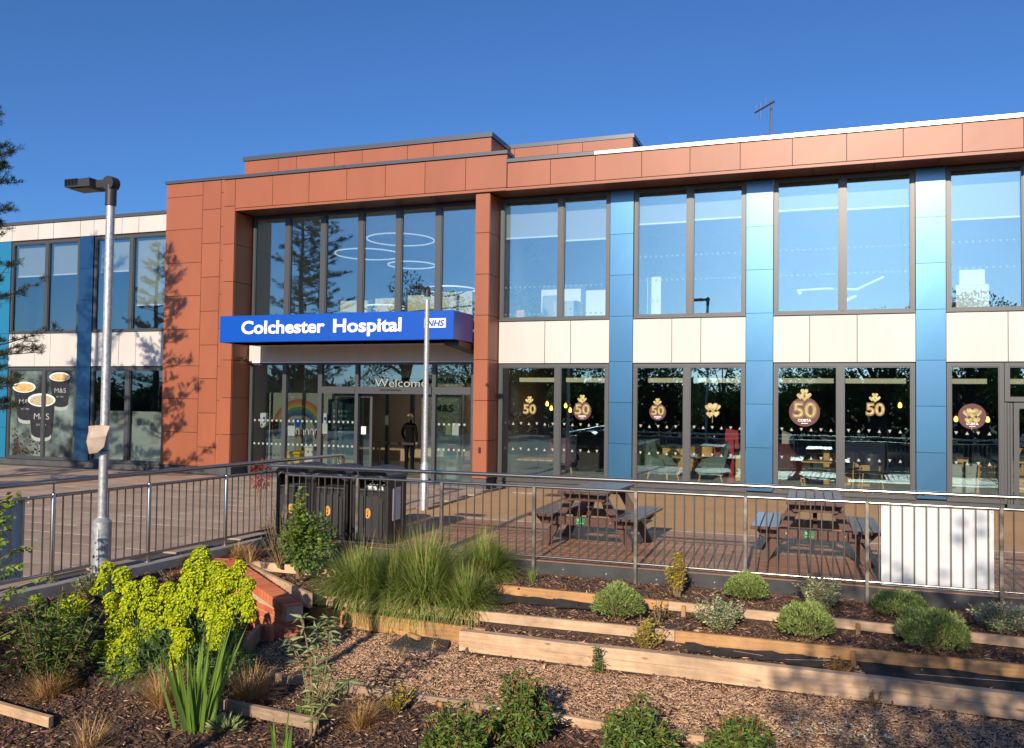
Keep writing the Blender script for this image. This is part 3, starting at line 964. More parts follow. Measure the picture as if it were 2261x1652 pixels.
sticker(-6.24, 1.77, 'gold 50 balloon sticker without a disc on the pane next to the terracotta column', fifty=.36)
sticker(-5.01, 1.78, 'maroon disc sticker with gold 50 on the second cafe pane from the terracotta column', roundel=.23, fifty=.40)
sticker(-3.34, 1.78, 'smallest maroon disc sticker with gold 50, behind the first picnic table', roundel=.20, fifty=.33)
sticker(-2.18, 1.83, 'cluster of gold heart balloons sticker with no disc and no number', hearts=.27)
sticker(-0.36, 1.83, 'largest maroon disc sticker with gold 50, above the second picnic table', roundel=.33, fifty=.54)
sticker(0.96, 1.87, 'gold 50 balloon sticker without a disc, beside the pale blue pilaster', fifty=.40)
sticker(2.67, 1.79, 'maroon disc sticker topped by gold hearts on the pane beside the cafe door', roundel=.27, hearts=.27, name_on_heart=True)

# coffee poster in the shop window
po = thing('coffee_poster', 'window poster of three black coffee cups and scattered beans', 'poster', (-20.9, 18.47, .25))
yb = 18.430
for a, b in ((-22.03, -20.83), (-20.68, -19.63)):
    MB().box(a, b, yb, yb + .004, .22, 2.66).build('backing', mat('poster_print', (0.012, 0.016, 0.016), (0.20, 0.27, 0.24), rough=.4, scale=1.7, ramp=(.40, .72)), po)
def cup(cx, top, bot, r, rz, tilt, foam, k):
    y = yb - .003 - k * .006
    rb = r * .74
    body = [(cx - r, top), (cx - rb + tilt, bot + rz * .5)] + [(cx + tilt + rb * math.sin(a), bot + rz * .5 - rz * .7 * math.cos(a)) for a in np.linspace(-PI / 2, PI / 2, 9)] + [(cx + r, top)]
    c = MB().prism(body, 'y', y, y + .002).build('cup', 'black', po)
    base = [(cx + tilt + rb * math.sin(a), bot + rz * .5 + .10 - rz * .7 * math.cos(a)) for a in np.linspace(-PI / 2, PI / 2, 9)] + [(cx + tilt + rb * math.sin(a), bot + rz * .5 - rz * .7 * math.cos(a)) for a in np.linspace(PI / 2, -PI / 2, 9)]
    MB().prism(base, 'y', y - .0012, y - .0004).build('cup_base', 'dot', c)
    MB().prism(ellipse(cx, top, r * 1.04, rz * 1.05, 28), 'y', y - .002, y - .0004).build('rim', 'paper', c)
    MB().prism(ellipse(cx, top - .01, r * .9, rz * .82, 28), 'y', y - .003, y - .0021).build('foam', foam, c)
    zt = top - (top - bot) * .48
    text('M&S', 'lettering', 'dot', c, (cx + tilt * .5, y - .0025, zt), r * .36, r * 1.15, extrude=.0005)
    text('EST 1884', 'lettering', 'dot', c, (cx + tilt * .5, y - .0025, zt - r * .36), r * .11, r * .72, extrude=.0005)
foamm = mat('foam_print', (0.50, 0.25, 0.06), (0.62, 0.45, 0.22), rough=.6, scale=9)
foam2 = mat('chocolate_foam_print', (0.42, 0.38, 0.24), (0.20, 0.11, 0.05), rough=.6, scale=24, ramp=(.5, .7))
cup(-20.20, 2.48, 1.55, .37, .12, .06, foamm, 0)
cup(-21.52, 2.18, 1.16, .42, .15, .12, foamm, 1)
cup(-20.84, 1.82, .68, .50, .18, .03, foam2, 2)
mb = MB()
for k in range(95):
    u = rnd.random() ** 1.6
    x = -21.95 + 1.1 * rnd.random()
    z = .30 + .75 * u * (1 - .5 * (x + 21.95) / 1.1)
    if -20.84 < x < -20.67:
        continue
    mb.prism([(x + .035 * math.cos(a + k), z + .026 * math.sin(a + k)) for a in np.linspace(0, 2 * PI, 7)[:-1]], 'y', yb - .003, yb - .001)
o = mb.build('coffee_beans', mat('bean_print', (0.035, 0.012, 0.008), (0.10, 0.035, 0.02), by='island'), po)
o['kind'] = 'stuff'

# shop shelves behind the frosted window
sh = thing('shop_shelf', 'pale stocked shelving behind the frosted shop window', 'shelving', (-17.7, 20.3, .1))
for z in (.55, .85, 1.15):
    MB().box(-18.9, -16.6, 20.2, 20.6, z, z + .03).build('shelf', 'white_l', sh)
mb = MB()
for k in range(26):
    x = -18.85 + k * .085
    z = (.58, .88, 1.18)[k % 3]
    mb.box(x, x + .07, 20.22, 20.4, z, z + rnd.uniform(.06, .2))
o = mb.build('packets', mat('shop_packets', (.5, .5, .4), (.15, .2, .3), by='island'), sh)
o['kind'] = 'stuff'
for k, (x, z) in enumerate(((-18.3, 2.45), (-17.2, 2.45))):
    t = tag(MB().box(x - .45, x + .45, 21.2, 21.3, z, z + .03).build('strip_light', 'strip'), ('lit strip light deeper in the frosted shop, behind the lamp post', 'lit strip light in the frosted shop next to the tower')[k], 'light')
# desk upstairs under the half-drawn blind
t = thing('desk', 'small desk with metal legs under the half-drawn grey blind upstairs', 'desk', (-16.9, 20.5, 3.62))
MB().box(-17.35, -16.6, 20.1, 20.7, 4.25, 4.29).build('desktop', 'wallp', t)
for x in (-17.28, -16.68):
    for y in (20.15, 20.65):
        MB().tube([(x, y, 3.62), (x, y, 4.25)], .02, 6).build('leg', 'steel', t)

# ring lamps of the entrance hall
for k, (x, y, z, r, lab) in enumerate(((-11.0, 21.2, 6.38, .94, 'highest and widest lit ring lamp in the entrance hall'), (-12.0, 21.2, 6.02, .94, 'lit ring lamp hanging nearest the tree reflection'),
                                       (-10.65, 21.2, 5.66, .66, 'smallest lit ring lamp below the highest ring'), (-9.5, 21.2, 4.95, .72, 'lit ring lamp hanging nearest the terracotta column'),
                                       (-11.45, 21.2, 4.52, .62, 'lowest lit ring lamp just above the blue sign'))):
    t = thing('ring_lamp', lab, 'ceiling lamp', (x, y, z), 0, 'ring lamps in the entrance hall')
    n = 40
    V, F = [], []
    for i in range(n):
        a = 2 * PI * i / n
        for rr, zz in ((r, -.016), (r, .016), (r - .022, .016), (r - .022, -.016)):
            V.append((x + rr * math.cos(a), y + rr * math.sin(a), z + zz))
    for i in range(n):
        for j in range(4):
            F.append((i * 4 + j, i * 4 + (j + 1) % 4, ((i + 1) % n) * 4 + (j + 1) % 4, ((i + 1) % n) * 4 + j))
    MB().add(V, F).build('ring', 'lampw', t)
    for i in range(3):
        a = 2 * PI * i / 3 + .4
        MB().tube([(x + r * .98 * math.cos(a), y + r * .98 * math.sin(a), z + .02), (x + r * .7 * math.cos(a), y + r * .7 * math.sin(a), 6.61)], .004, 4, cap=False).build('cable', 'steel', t)

# entrance hall things
def dispenser(x, z, lab, y=18.75):
    t = thing('soap_dispenser', lab, 'dispenser', (x, y, z), 0, 'hand gel dispensers in the entrance')
    MB().cbox(x - .09, x + .09, y - .06, y + .06, z - .17, z + .17, .02).build('case', 'white_l', t)
    MB().cbox(x + .01, x + .07, y - .066, y - .058, z - .08, z + .07, .003).build('window', 'sign', t)
    MB().cbox(x - .05, x + .05, y - .08, y + .02, z - .21, z - .172, .01).build('nozzle', 'paper', t)
dispenser(-13.62, 1.40, 'white gel dispenser with blue window next to the terracotta leg', 18.8)
dispenser(-11.86, 1.42, 'white gel dispenser between the rainbow and the notice board', 18.9)
t = thing('rainbow_mural', 'painted rainbow arch on the grey entrance wall', 'mural', (-12.93, 19.34, .9))
cols = [((.42, .09, .03), 1.0), ((.45, .18, .03), .93), ((.40, .32, .05), .87), ((.05, .22, .06), .81), ((.03, .10, .22), .74), ((.05, .035, .13), .68)]
for i, (c, s_) in enumerate(cols):
    ro, ri = .90 * s_, .90 * (cols[i + 1][1] if i < 5 else .62)
    V, F = [], []
    n = 24
    for k in range(n + 1):
        a = PI * k / n
        for rr in (ro, ri):
            for yy in (19.338, 19.345):
                V.append((-12.93 + rr * math.cos(a), yy, .88 + rr * 1.18 * math.sin(a)))
    for k in range(n):
        b = 4 * k
        F += [(b, b + 2, b + 6, b + 4), (b + 1, b + 5, b + 7, b + 3), (b, b + 4, b + 5, b + 1), (b + 2, b + 3, b + 7, b + 6)]
    MB().add(V, F).build('colour_band', mat('rainbow_paint_%d' % i, tuple(v * .55 + .02 for v in c), rough=.8), t)
text('Decontamination Station', 'lettering', 'sign', t, (-12.93, 19.335, 1.50), .07, .85, extrude=.001)
MB().cbox(-13.05, -12.88, 19.33, 19.337, 1.22, 1.42, .001).build('picture', 'sign', t)
MB().cbox(-12.82, -12.72, 19.33, 19.337, 1.22, 1.34, .001).build('picture', 'blue', t)
t = tag(MB().cbox(-12.66, -12.46, 18.463, 18.467, 1.02, 1.34, .001).build('notice', 'paper'), 'white notice with a blue heading stuck on the glass below the rainbow', 'notice')
hd = MB().box(-12.655, -12.465, 18.4605, 18.4625, 1.27, 1.335).build('heading', 'blue', t)
t = thing('coat_rail', 'row of white curved hooks with red ends under the rainbow', 'rail', (-12.9, 19.3, 1.05))
MB().box(-13.45, -12.2, 19.30, 19.337, 1.0, 1.03).build('rail', 'redp', t)
for k in range(9):
    x = -13.40 + .145 * k
    MB().tube([(x, 19.29, 1.03), (x, 19.27, 1.13), (x + .05, 19.26, 1.17), (x + .10, 19.26, 1.13), (x + .11, 19.26, 1.0)], .016, 6).build('hook', 'white_l', t)
    MB().tube([(x + .11, 19.26, 1.0), (x + .11, 19.26, .96)], .018, 6).build('hook_end', 'redp', t)
t = thing('clinical_bin', 'yellow lidded waste bin inside the entrance window', 'bin', (-12.7, 19.0, .02))
MB().hexa([(-12.98, 18.85, .1), (-12.58, 18.85, .1), (-12.58, 19.2, .1), (-12.98, 19.2, .1), (-13.03, 18.8, .52), (-12.53, 18.8, .52), (-12.53, 19.25, .52), (-13.03, 19.25, .52)]).build('body', 'yellow', t)
MB().cbox(-13.06, -12.50, 18.77, 19.28, .525, .60, .015).build('lid', 'yellow', t)
t = thing('waste_box', 'cream pedal bin standing beside the yellow bin', 'bin', (-12.36, 19.1, .1))
MB().cbox(-12.48, -12.24, 18.95, 19.2, .1, .70, .01).build('body', 'cream', t)
MB().cbox(-12.50, -12.22, 18.93, 19.22, .702, .75, .01).build('lid', 'wallp', t)
# notice board of the entrance
t = thing('notice_board', 'dark notice board asking visitors to stop and clean hands', 'notice board', (-11.4, 18.9, .1))
MB().cbox(-11.78, -10.95, 18.90, 18.93, .25, 1.95, .005).build('board', mat('board_print', (.03, .055, .06), rough=.6), t)
for s_, z, c in (('Stop here', 1.62, .075), ('and clean', 1.50, .075), ('your hands', 1.38, .075), ('Everyone must', 1.20, .055), ('remember...', 1.11, .055)):
    text(s_, 'lettering', 'paper', t, (-11.62, 18.897, z), c, None, extrude=.001, align='LEFT')
for s_, z, mm in (('HANDS', .93, 'card'), ('FACE', .73, 'leaf_g'), ('SPACE', .53, 'hebe')):
    MB().prism(ellipse(-11.56, z + .02, .085, .085, 16), 'y', 18.894, 18.899).build('symbol', mm, t)
    MB().prism(ellipse(-11.56, z + .01, .04, .03, 10), 'y', 18.890, 18.8935).build('symbol_mark', 'dark', t)
    text(s_, 'lettering', 'paper', t, (-11.44, 18.897, z), .055, None, extrude=.001, align='LEFT')
MB().box(-11.6, -10.98, 18.89, 18.898, .33, .44).build('yellow_strip', 'yellow', t)
# papers on the glass
for x, z, w, h, mm, lab in ((-11.60, 1.22, .17, .26, 'paper', 'blank white sheet on the glass over the notice board'), (-10.50, 1.20, .13, .19, 'paper', 'white sheet on the edge of the sliding door'),
                            (-8.25, 1.27, .14, .24, 'leaf_g', 'greenish sheet on the door side light'), (-8.07, 1.28, .17, .28, 'paper', 'white sheet beside the greenish sheet on the side light')):
    tag(MB().box(x - w / 2, x + w / 2, 18.460, 18.463, z - h / 2, z + h / 2).build('paper_notice', mm), lab, 'notice', 'papers on the entrance glass')
t = thing('queue_notice', 'tall column of pink, green and orange notices inside the side light', 'notice', (-8.23, 18.6, .05))
for a, b, c, s_ in ((.72, .90, (.55, .08, .18), 'HANDS'), (.55, .71, (.02, .22, .17), 'FACE'), (.39, .54, (.60, .22, .03), 'SPACE')):
    f = MB().box(-8.34, -8.12, 18.60, 18.61, a, b).build('notice_panel', mat('notice_' + s_.lower(), c), t)
    MB().prism(ellipse(-8.23, (a + b) / 2 - .02, .05, .05, 12), 'y', 18.594, 18.599).build('symbol', 'dark', f)
MB().box(-8.35, -8.11, 18.612, 18.64, .02, .92).build('stand', 'paper', t)
t = thing('queue_barrier', 'dark post and tape barrier in the open doorway', 'barrier', (-10.75, 20.1, .1))
MB().tube([(-11.0, 20.2, .1), (-11.0, 20.2, .12)], .15, 14).build('base', 'black', t)
MB().tube([(-11.0, 20.2, .12), (-11.0, 20.2, .85)], .03, 8).build('post', 'black', t)
MB().box(-11.0, -10.0, 20.19, 20.196, .78, .84).build('tape', 'black', t)

# person in the doorway, seen from behind
def person(loc):
    P = thing('person', 'person in black top and trousers with tied-back blond hair in the doorway', 'person', loc)
    J = {}
    def j(n, x, y, z, r, r2=None):
        J[n] = ((x, y, z), (r, r2 or r))
    j('pel', 0, 0, .80, .115, .09); j('spi', 0, 0, .95, .10, .075); j('che', 0, .01, 1.12, .125, .085); j('nec', 0, .0, 1.255, .05); j('hea', 0, .02, 1.33, .065, .075); j('top', 0, .015, 1.44, .06, .07)
    for s_, n in ((-1, 'l'), (1, 'r')):
        j('sh' + n, s_ * .145, 0, 1.20, .055); j('el' + n, s_ * .205, -.02, .98, .042); j('wr' + n, s_ * .17, .07, .80, .03); j('ha' + n, s_ * .155, .10, .74, .025)
        j('hi' + n, s_ * .075, 0, .74, .085); j('kn' + n, s_ * .085, .01, .42, .058); j('an' + n, s_ * .09, -.01, .08, .042); j('to' + n, s_ * .10, .10, .035, .035, .03)
    names = list(J)
    E = [('pel', 'spi'), ('spi', 'che'), ('che', 'nec'), ('nec', 'hea'), ('hea', 'top')]
    for n in 'lr':
        E += [('che', 'sh' + n), ('sh' + n, 'el' + n), ('el' + n, 'wr' + n), ('wr' + n, 'ha' + n), ('pel', 'hi' + n), ('hi' + n, 'kn' + n), ('kn' + n, 'an' + n), ('an' + n, 'to' + n)]
    me = bpy.data.meshes.new('body')
    me.from_pydata([J[n][0] for n in names], [(names.index(a), names.index(b)) for a, b in E], [])
    o = link(bpy.data.objects.new('body', me))
    o.modifiers.new('Skin', 'SKIN')
    for i, n in enumerate(names):
        me.skin_vertices[0].data[i].radius = J[n][1]
        me.skin_vertices[0].data[i].use_root = (n == 'pel')
    sd = o.modifiers.new('Sub', 'SUBSURF')
    sd.levels = sd.render_levels = 2
    me.materials.append(M['cloth'])
    adopt(o, P, False)
    # head, hair, hands
    hd = MB()
    n = 10
    def ball(mb, c, rx, ry, rz):
        V, F = [], []
        for i in range(7):
            ph = PI * i / 6
            for k in range(n):
                t_ = 2 * PI * k / n
                V.append((c[0] + rx * math.sin(ph) * math.cos(t_), c[1] + ry * math.sin(ph) * math.sin(t_), c[2] + rz * math.cos(ph)))
        for i in range(6):
            for k in range(n):
                F.append((i * n + k, i * n + (k + 1) % n, (i + 1) * n + (k + 1) % n, (i + 1) * n + k))
        mb.add(V, F)
    ball(hd, (0, .035, 1.37), .075, .085, .105)
    hd.tube([(0, .115, 1.36), (0, .13, 1.345), (0, .12, 1.335)], [.008, .014, .008], 6)
    for s_ in (-1, 1):
        hd.tube([(s_ * .07, .03, 1.35), (s_ * .083, .025, 1.37), (s_ * .07, .03, 1.395)], .010, 5)
    hd.build('head', 'skin', P, smooth=True, world=False)
    hr = MB()
    ball(hr, (0, .012, 1.395), .088, .088, .10)
    hr.tube([(0, -.07, 1.41), (0.02, -.115, 1.40), (.035, -.12, 1.33), (.03, -.10, 1.25)], [.03, .04, .035, .012], 8)
    hr.build('hair', 'hair', P, smooth=True, world=False)
    for s_ in (-1, 1):
        h = MB()
        h.tube([(s_ * .158, .095, .76), (s_ * .152, .11, .71)], [.024, .03], 6, fy=.6)
        for q in range(4):
            y0 = .085 + .016 * q
            h.tube([(s_ * .152, y0, .71), (s_ * .146, y0 + .004, .685), (s_ * .136, y0 + .006, .665 + .004 * abs(q - 1))], [.008, .0075, .006], 5)
        h.tube([(s_ * .15, .125, .735), (s_ * .14, .145, .715), (s_ * .132, .15, .695)], [.010, .009, .006], 5)
        h.build('hand', 'skin', P, smooth=True, world=False)
        MB().prism([(-.045 + s_ * .09, -.06), (.045 + s_ * .09, -.06), (.05 + s_ * .095, .10), (.02 + s_ * .1, .16), (-.03 + s_ * .1, .15)], 'z', 0, .03).build('shoe_sole', 'paper', P, world=False)
    return P
person((-10.2, 20.35, 0.10))

# cafe furniture
def armchair(x, y, rz, m, label):
    t = thing('armchair', label, 'armchair', (x, y, .10), rz, 'upholstered cafe armchairs')
    MB().cbox(-.30, .30, -.28, .28, .26, .42, .05).build('seat', m, t, world=False)
    b = MB()
    b.hexa([(-.30, .20, .40), (.30, .20, .40), (.28, .30, .40), (-.28, .30, .40), (-.26, .36, .98), (.26, .36, .98), (.24, .43, .98), (-.24, .43, .98)])
    b.build('backrest', m, t, world=False)
    for s_ in (-1, 1):
        MB().hexa([(s_ * .26, -.22, .42), (s_ * .34, -.22, .42), (s_ * .34, .28, .42), (s_ * .26, .28, .42), (s_ * .27, -.16, .56), (s_ * .33, -.16, .56), (s_ * .33, .36, .72), (s_ * .27, .36, .72)]).build('arm', m, t, world=False)
        for u in (-1, 1):
            MB().tube([(s_ * .24, u * .22, .27), (s_ * .29, u * .28, 0)], [.022, .014], 6).build('leg', 'oak', t, world=False)
armchair(-3.45, 19.75, PI * .40, 'sage', 'sage armchair facing the round table, nearer the first blue pilaster')
armchair(-2.42, 19.75, -PI * .42, 'sage', 'sage armchair facing the round table, nearer the second blue pilaster')
armchair(-6.0, 20.4, PI, 'wine', 'wine-red armchair behind the pane next to the terracotta column')
armchair(-0.75, 19.7, .3, 'wine', 'wine-red armchair behind the second picnic table')

def table(x, y, label, r=.33, h=.62, sq=False):
    t = thing('cafe_table', label, 'table', (x, y, .10), 0, 'cafe tables')
    if sq:
        MB().cbox(-.45, .45, -.33, .33, h, h + .035, .006).build('tabletop', 'oak', t, world=False)
    else:
        MB().prism(ellipse(0, 0, r, r, 24), 'z', h, h + .035).build('tabletop', 'oak', t, world=False)
    MB().tube([(0, 0, .02), (0, 0, h)], .03, 8).build('column', 'black', t, world=False)
    MB().prism(ellipse(0, 0, .2, .2, 16), 'z', 0, .02).build('foot', 'black', t, world=False)
table(-2.93, 19.8, 'small round oak cafe table between the two sage armchairs')
table(-6.35, 19.5, 'oak cafe table behind the pane next to the terracotta column', sq=True, h=.46)
table(-0.25, 20.4, 'oak cafe table behind the second picnic table', sq=True, h=.58)
table(2.95, 21.2, 'oak cafe table behind the disc sticker with gold hearts', sq=True, h=.55)

def chair(x, y, rz, label, back='black'):
    t = thing('cafe_chair', label, 'chair', (x, y, .10), rz, 'wooden cafe chairs')
    MB().cbox(-.21, .21, -.2, .2, .42, .46, .01).build('seat', 'oak' if back == 'oak' else 'black', t, world=False)
    b = MB()
    V, F = [], []
    for i in range(9):
        a = -1.1 + 2.2 * i / 8
        for rr in (.25, .27):
            for z, k in ((.58, 1), (.82, 1.08)):
                V.append((rr * math.sin(a) * k, .20 * math.cos(a) * k - .0 + (rr - .25), z))
    for i in range(8):
        q = 4 * i
        F += [(q, q + 1, q + 5, q + 4), (q + 2, q + 6, q + 7, q + 3), (q + 1, q + 3, q + 7, q + 5), (q, q + 4, q + 6, q + 2)]
    b.add(V, F).build('backrest', back, t, world=False)
    for s_ in (-1, 1):
        MB().tube([(s_ * .18, -.17, .42), (s_ * .22, -.21, 0)], .017, 6).build('leg', 'oak', t, world=False)
        MB().tube([(s_ * .20, .16, .60), (s_ * .19, .17, .42), (s_ * .22, .23, 0)], .017, 6).build('leg', 'oak', t, world=False)
chair(-.62, 20.9, 0.0, 'black-backed cafe chair behind the wine-red armchair')
chair(0.95, 19.75, .1, 'black-backed cafe chair nearest the glass, below the discless gold 50 by the pilaster')
chair(0.55, 20.9, 2.6, 'black-backed cafe chair tucked at the oak counter end')
chair(-2.7, 20.8, .3, 'oak-backed cafe chair behind the round table', 'oak')
chair(-2.25, 20.9, -.3, 'oak-backed cafe chair in front of the red stand', 'oak')

# counters
for a, b, z, lab in ((-3.72, -2.85, .90, 'oak-fronted counter section behind the sage armchairs'), (-2.05, -1.25, .88, 'oak-fronted counter section beside the red stand'),
                     (0.0, 1.0, .90, 'long oak-fronted counter behind the second picnic table'), (2.35, 3.0, .85, 'oak-fronted counter behind the storage boxes'), (3.60, 4.4, .78, 'oak-fronted cupboard behind the cafe door')):
    t = thing('cafe_counter', lab, 'counter', ((a + b) / 2, 21.3, .1), 0, 'oak counters of the cafe')
    n = max(1, int((b - a) / .42))
    for i in range(n):
        MB().cbox(a + (b - a) * i / n + .004, a + (b - a) * (i + 1) / n - .004, 21.2, 21.23, .12, z - .04, .003).build('front_panel', 'oak', t)
    MB().box(a, b, 21.232, 21.7, .1, z - .045).build('carcass', 'walld', t)
    MB().cbox(a - .03, b + .03, 21.16, 21.75, z - .04, z, .006).build('worktop', 'dark', t)
t = thing('counter_run', 'dark serving counter with black drinks fridges along the back', 'counter', (-4, 23.5, .1))
MB().box(-6.5, 5, 23.3, 24.2, .1, .95).build('body', 'walld', t)
MB().box(-6.5, 5, 23.2, 24.3, .951, 1.0).build('worktop', 'dark', t)
t = thing('red_stand', 'red cardboard display stand beside the round table', 'display stand', (-2.1, 20.5, .1))
MB().hexa([(-2.38, 20.5, .1), (-1.95, 20.5, .1), (-1.95, 20.75, .1), (-2.38, 20.75, .1), (-2.38, 20.5, 1.05), (-1.95, 20.5, 1.12), (-1.95, 20.75, 1.12), (-2.38, 20.75, 1.05)]).build('body', 'redp', t)
MB().hexa([(-2.2, 20.8, .9), (-1.86, 20.8, .9), (-1.86, 20.86, .9), (-2.2, 20.86, .9), (-2.16, 20.8, 1.38), (-1.88, 20.8, 1.33), (-1.88, 20.86, 1.33), (-2.16, 20.86, 1.38)]).build('header', 'redp', t)
mb = MB()
for k in range(5):
    mb.box(-2.33, -2.2, 20.493, 20.498, .35 + .12 * k, .40 + .12 * k)
mb.build('shelf_print', 'black', t)
t = thing('menu_stand', 'tall cream information stand with a sloped top behind the large disc sticker', 'stand', (-.73, 20.2, .1))
MB().hexa([(-.87, 20.15, .1), (-.60, 20.15, .1), (-.60, 20.35, .1), (-.87, 20.35, .1), (-.87, 20.15, 1.33), (-.60, 20.15, 1.22), (-.60, 20.35, 1.26), (-.87, 20.35, 1.38)]).build('body', 'wallp', t)
MB().box(-.80, -.67, 20.143, 20.149, .92, .97).build('print', 'dark', t)
# storage boxes and wooden high chair
for k, (x, y, lab) in enumerate(((2.55, 20.0, 'tower of pale plastic storage boxes with a green lid beside the blue pilaster'), (2.93, 20.3, 'slimmer tower of pale storage boxes beside the wooden high chair'))):
    t = thing('storage_box', lab, 'storage box', (x, y, .1), 0, 'storage boxes in the cafe')
    for i in range(3):
        MB().cbox(x - .14, x + .14, y - .15, y + .15, .10 + .23 * i, .31 + .23 * i, .012).build('box', 'wallp', t)
        MB().cbox(x - .15, x + .15, y - .16, y + .16, .312 + .23 * i, .328 + .23 * i, .004).build('lid', 'greenp' if (i == 2) else 'paper', t)
def highchair(x, y):
    t = thing('high_chair', 'wooden child high chair behind the pane beside the cafe door', 'high chair', (x, y, .1))
    for s_ in (-1, 1):
        MB().bar((x + s_ * .24, y - .2, .1), (x + s_ * .17, y + .05, .80), .03, .03).build('leg', 'oak', t)
        MB().bar((x + s_ * .24, y + .25, .1), (x + s_ * .17, y - .05, .62), .03, .03).build('leg', 'oak', t)
    for z in (.72, .60, .40):
        MB().box(x - .19, x + .19, y - .05, y - .02, z, z + .035).build('rail', 'oak', t)
    MB().box(x - .18, x + .18, y - .12, y + .14, .47, .50).build('seat', 'oak', t)
highchair(3.2, 20.0)
t = thing('wire_basket_unit', 'oak framed wire mesh rack with orange bunting behind the cafe door', 'rack', (4.0, 20.3, .1))
fr = MB().box(3.55, 3.59, 20.3, 20.34, .8, 1.34).box(4.25, 4.29, 20.3, 20.34, .8, 1.34).box(3.59, 4.25, 20.3, 20.34, .8, .84).box(3.59, 4.25, 20.3, 20.34, 1.30, 1.34)
fr.build('frame', 'oak', t)
mb = MB()
for k in range(12):
    mb.box(3.60 + .054 * k, 3.604 + .054 * k, 20.315, 20.319, .84, 1.30)
for k in range(8):
    mb.box(3.59, 4.25, 20.310, 20.314, .88 + .054 * k, .884 + .054 * k)
mb.build('mesh', 'steel', t)['kind'] = 'stuff'
for k in range(3):
    MB().prism([(3.72 + .2 * k, 1.12), (3.86 + .2 * k, 1.11), (3.79 + .2 * k, .95)], 'y', 20.29, 20.296).build('flag', 'orange', t)
# hanging bulbs
for x, y, z, lab in ((-6.48, 20.5, 1.91, 'amber bulb hanging highest near the terracotta column'), (-6.37, 20.5, 1.80, 'amber bulb hanging lowest near the terracotta column'), (-6.0, 20.5, 1.87, 'amber bulb hanging just beyond the first mullion of the cafe'),
                     (-5.88, 20.5, 1.76, 'amber bulb hanging beside the maroon disc near the column'), (1.57, 20.5, 1.98, 'single amber bulb beside the pale blue pilaster'),
                     (2.66, 20.5, 1.70, 'amber bulb hanging on the pilaster side of the hearts disc'), (3.26, 20.5, 1.70, 'amber bulb hanging on the door side of the hearts disc')):
    t = thing('pendant_bulb', lab, 'pendant light', (x, y, z), 0, 'amber bulbs in the cafe')
    MB().tube([(x, y, z - .07), (x, y, z - .05), (x, y, z), (x, y, z + .05)], [.015, .038, .04, .015], 8).build('bulb', 'lamp_o', t, smooth=True)
    MB().tube([(x, y, z + .05), (x, y, z + .13)], .02, 8).build('holder', 'gold', t)
    MB().tube([(x, y, z + .13), (x, y, 2.86)], .004, 4).build('flex', 'black', t)

# upstairs offices
t = thing('office_chair', 'white moulded office chair behind the upstairs window next to the column', 'chair', (-6.4, 20.3, 3.62))
MB().cbox(-6.62, -6.19, 20.45, 20.5, 4.08, 4.60, .04).build('backrest', 'blind', t)
MB().cbox(-6.62, -6.19, 20.05, 20.48, 4.0, 4.06, .02).build('seat', 'blind', t)
MB().tube([(-6.4, 20.28, 3.66), (-6.4, 20.28, 4.0)], .03, 8).build('column', 'black', t)
for k in range(5):
    a = 2 * PI * k / 5
    MB().tube([(-6.4, 20.28, 3.68), (-6.4 + .27 * math.cos(a), 20.28 + .27 * math.sin(a), 3.64)], .02, 6).build('leg', 'black', t)
for (a, b, y, z, lab) in ((-6.75, -5.6, 20.75, 4.90, 'wide white board behind the office chair upstairs'), (-5.55, -4.85, 20.6, 4.72, 'white board panel beside the first blue pilaster upstairs'),
                          (-3.95, -3.62, 20.3, 4.95, 'narrow tall white panel in the middle upstairs window'), (-4.4, -4.3, 20.3, 4.9, 'slim white upright behind the first blue pilaster upstairs')):
    tag(MB().cbox(a, b, y, y + .05, 3.63, z, .006).build('white_board', 'white_l'), lab, 'board', 'white boards upstairs')
t = thing('cabinet', 'low pale cabinet with knobs behind the first upstairs window', 'cabinet', (-5.9, 20.2, 3.62))
MB().cbox(-6.2, -5.58, 20.0, 20.5, 3.63, 4.40, .006).build('body', 'wallp', t)
for x in (-6.05, -5.75):
    MB().tube([(x, 19.98, 4.2), (x, 20.0, 4.2)], .02, 8).build('knob', 'black', t)
t = thing('potted_plant', 'leafy plant in an orange box pot on the upstairs sill', 'plant', (-6.8, 19.3, 3.62))
MB().cbox(-6.86, -6.66, 19.2, 19.4, 3.63, 4.12, .01).build('pot', 'oak', t)
t2 = t
t = thing('wall_fan_unit', 'white round-cornered wall unit high behind the first upstairs window', 'air unit', (-6.9, 20.4, 5.7))
MB().cbox(-7.0, -6.62, 20.3, 20.6, 5.52, 5.88, .06).build('case', 'blind', t)
MB().box(-6.95, -6.75, 20.285, 20.30, 5.58, 5.64).build('grille', 'dark', t)
t = thing('office_box', 'upper white carton in the last upstairs window, on a wider carton', 'carton', (2.9, 20.2, 4.4), 0, 'cartons upstairs')
MB().cbox(2.68, 3.16, 20.1, 20.5, 4.502, 4.82, .008).build('carton', 'white_l', t)
t = thing('office_box', 'lower wider white carton in the last upstairs window', 'carton', (2.9, 20.1, 3.62), 0, 'cartons upstairs')
MB().cbox(2.60, 3.22, 20.0, 20.5, 3.63, 4.50, .008).build('carton', 'white_l', t)
t = thing('examination_lamp', 'white folding arm of a wall lamp behind the big upstairs window', 'lamp', (.4, 20.3, 4.4))
MB().tube([(-.55, 20.3, 4.52), (.05, 20.3, 4.54), (.68, 20.3, 4.50), (1.24, 20.3, 4.76)], .028, 8).build('arm', 'white_l', t)
MB().tube([(.35, 20.3, 4.10), (.5, 20.3, 4.28), (.68, 20.3, 4.36)], .04, 8).build('joint_arm', 'white_l', t)
MB().tube([(-.55, 20.3, 4.52), (-.48, 20.3, 4.43)], [.02, .05], 8).build('lamp_head', 'white_l', t)
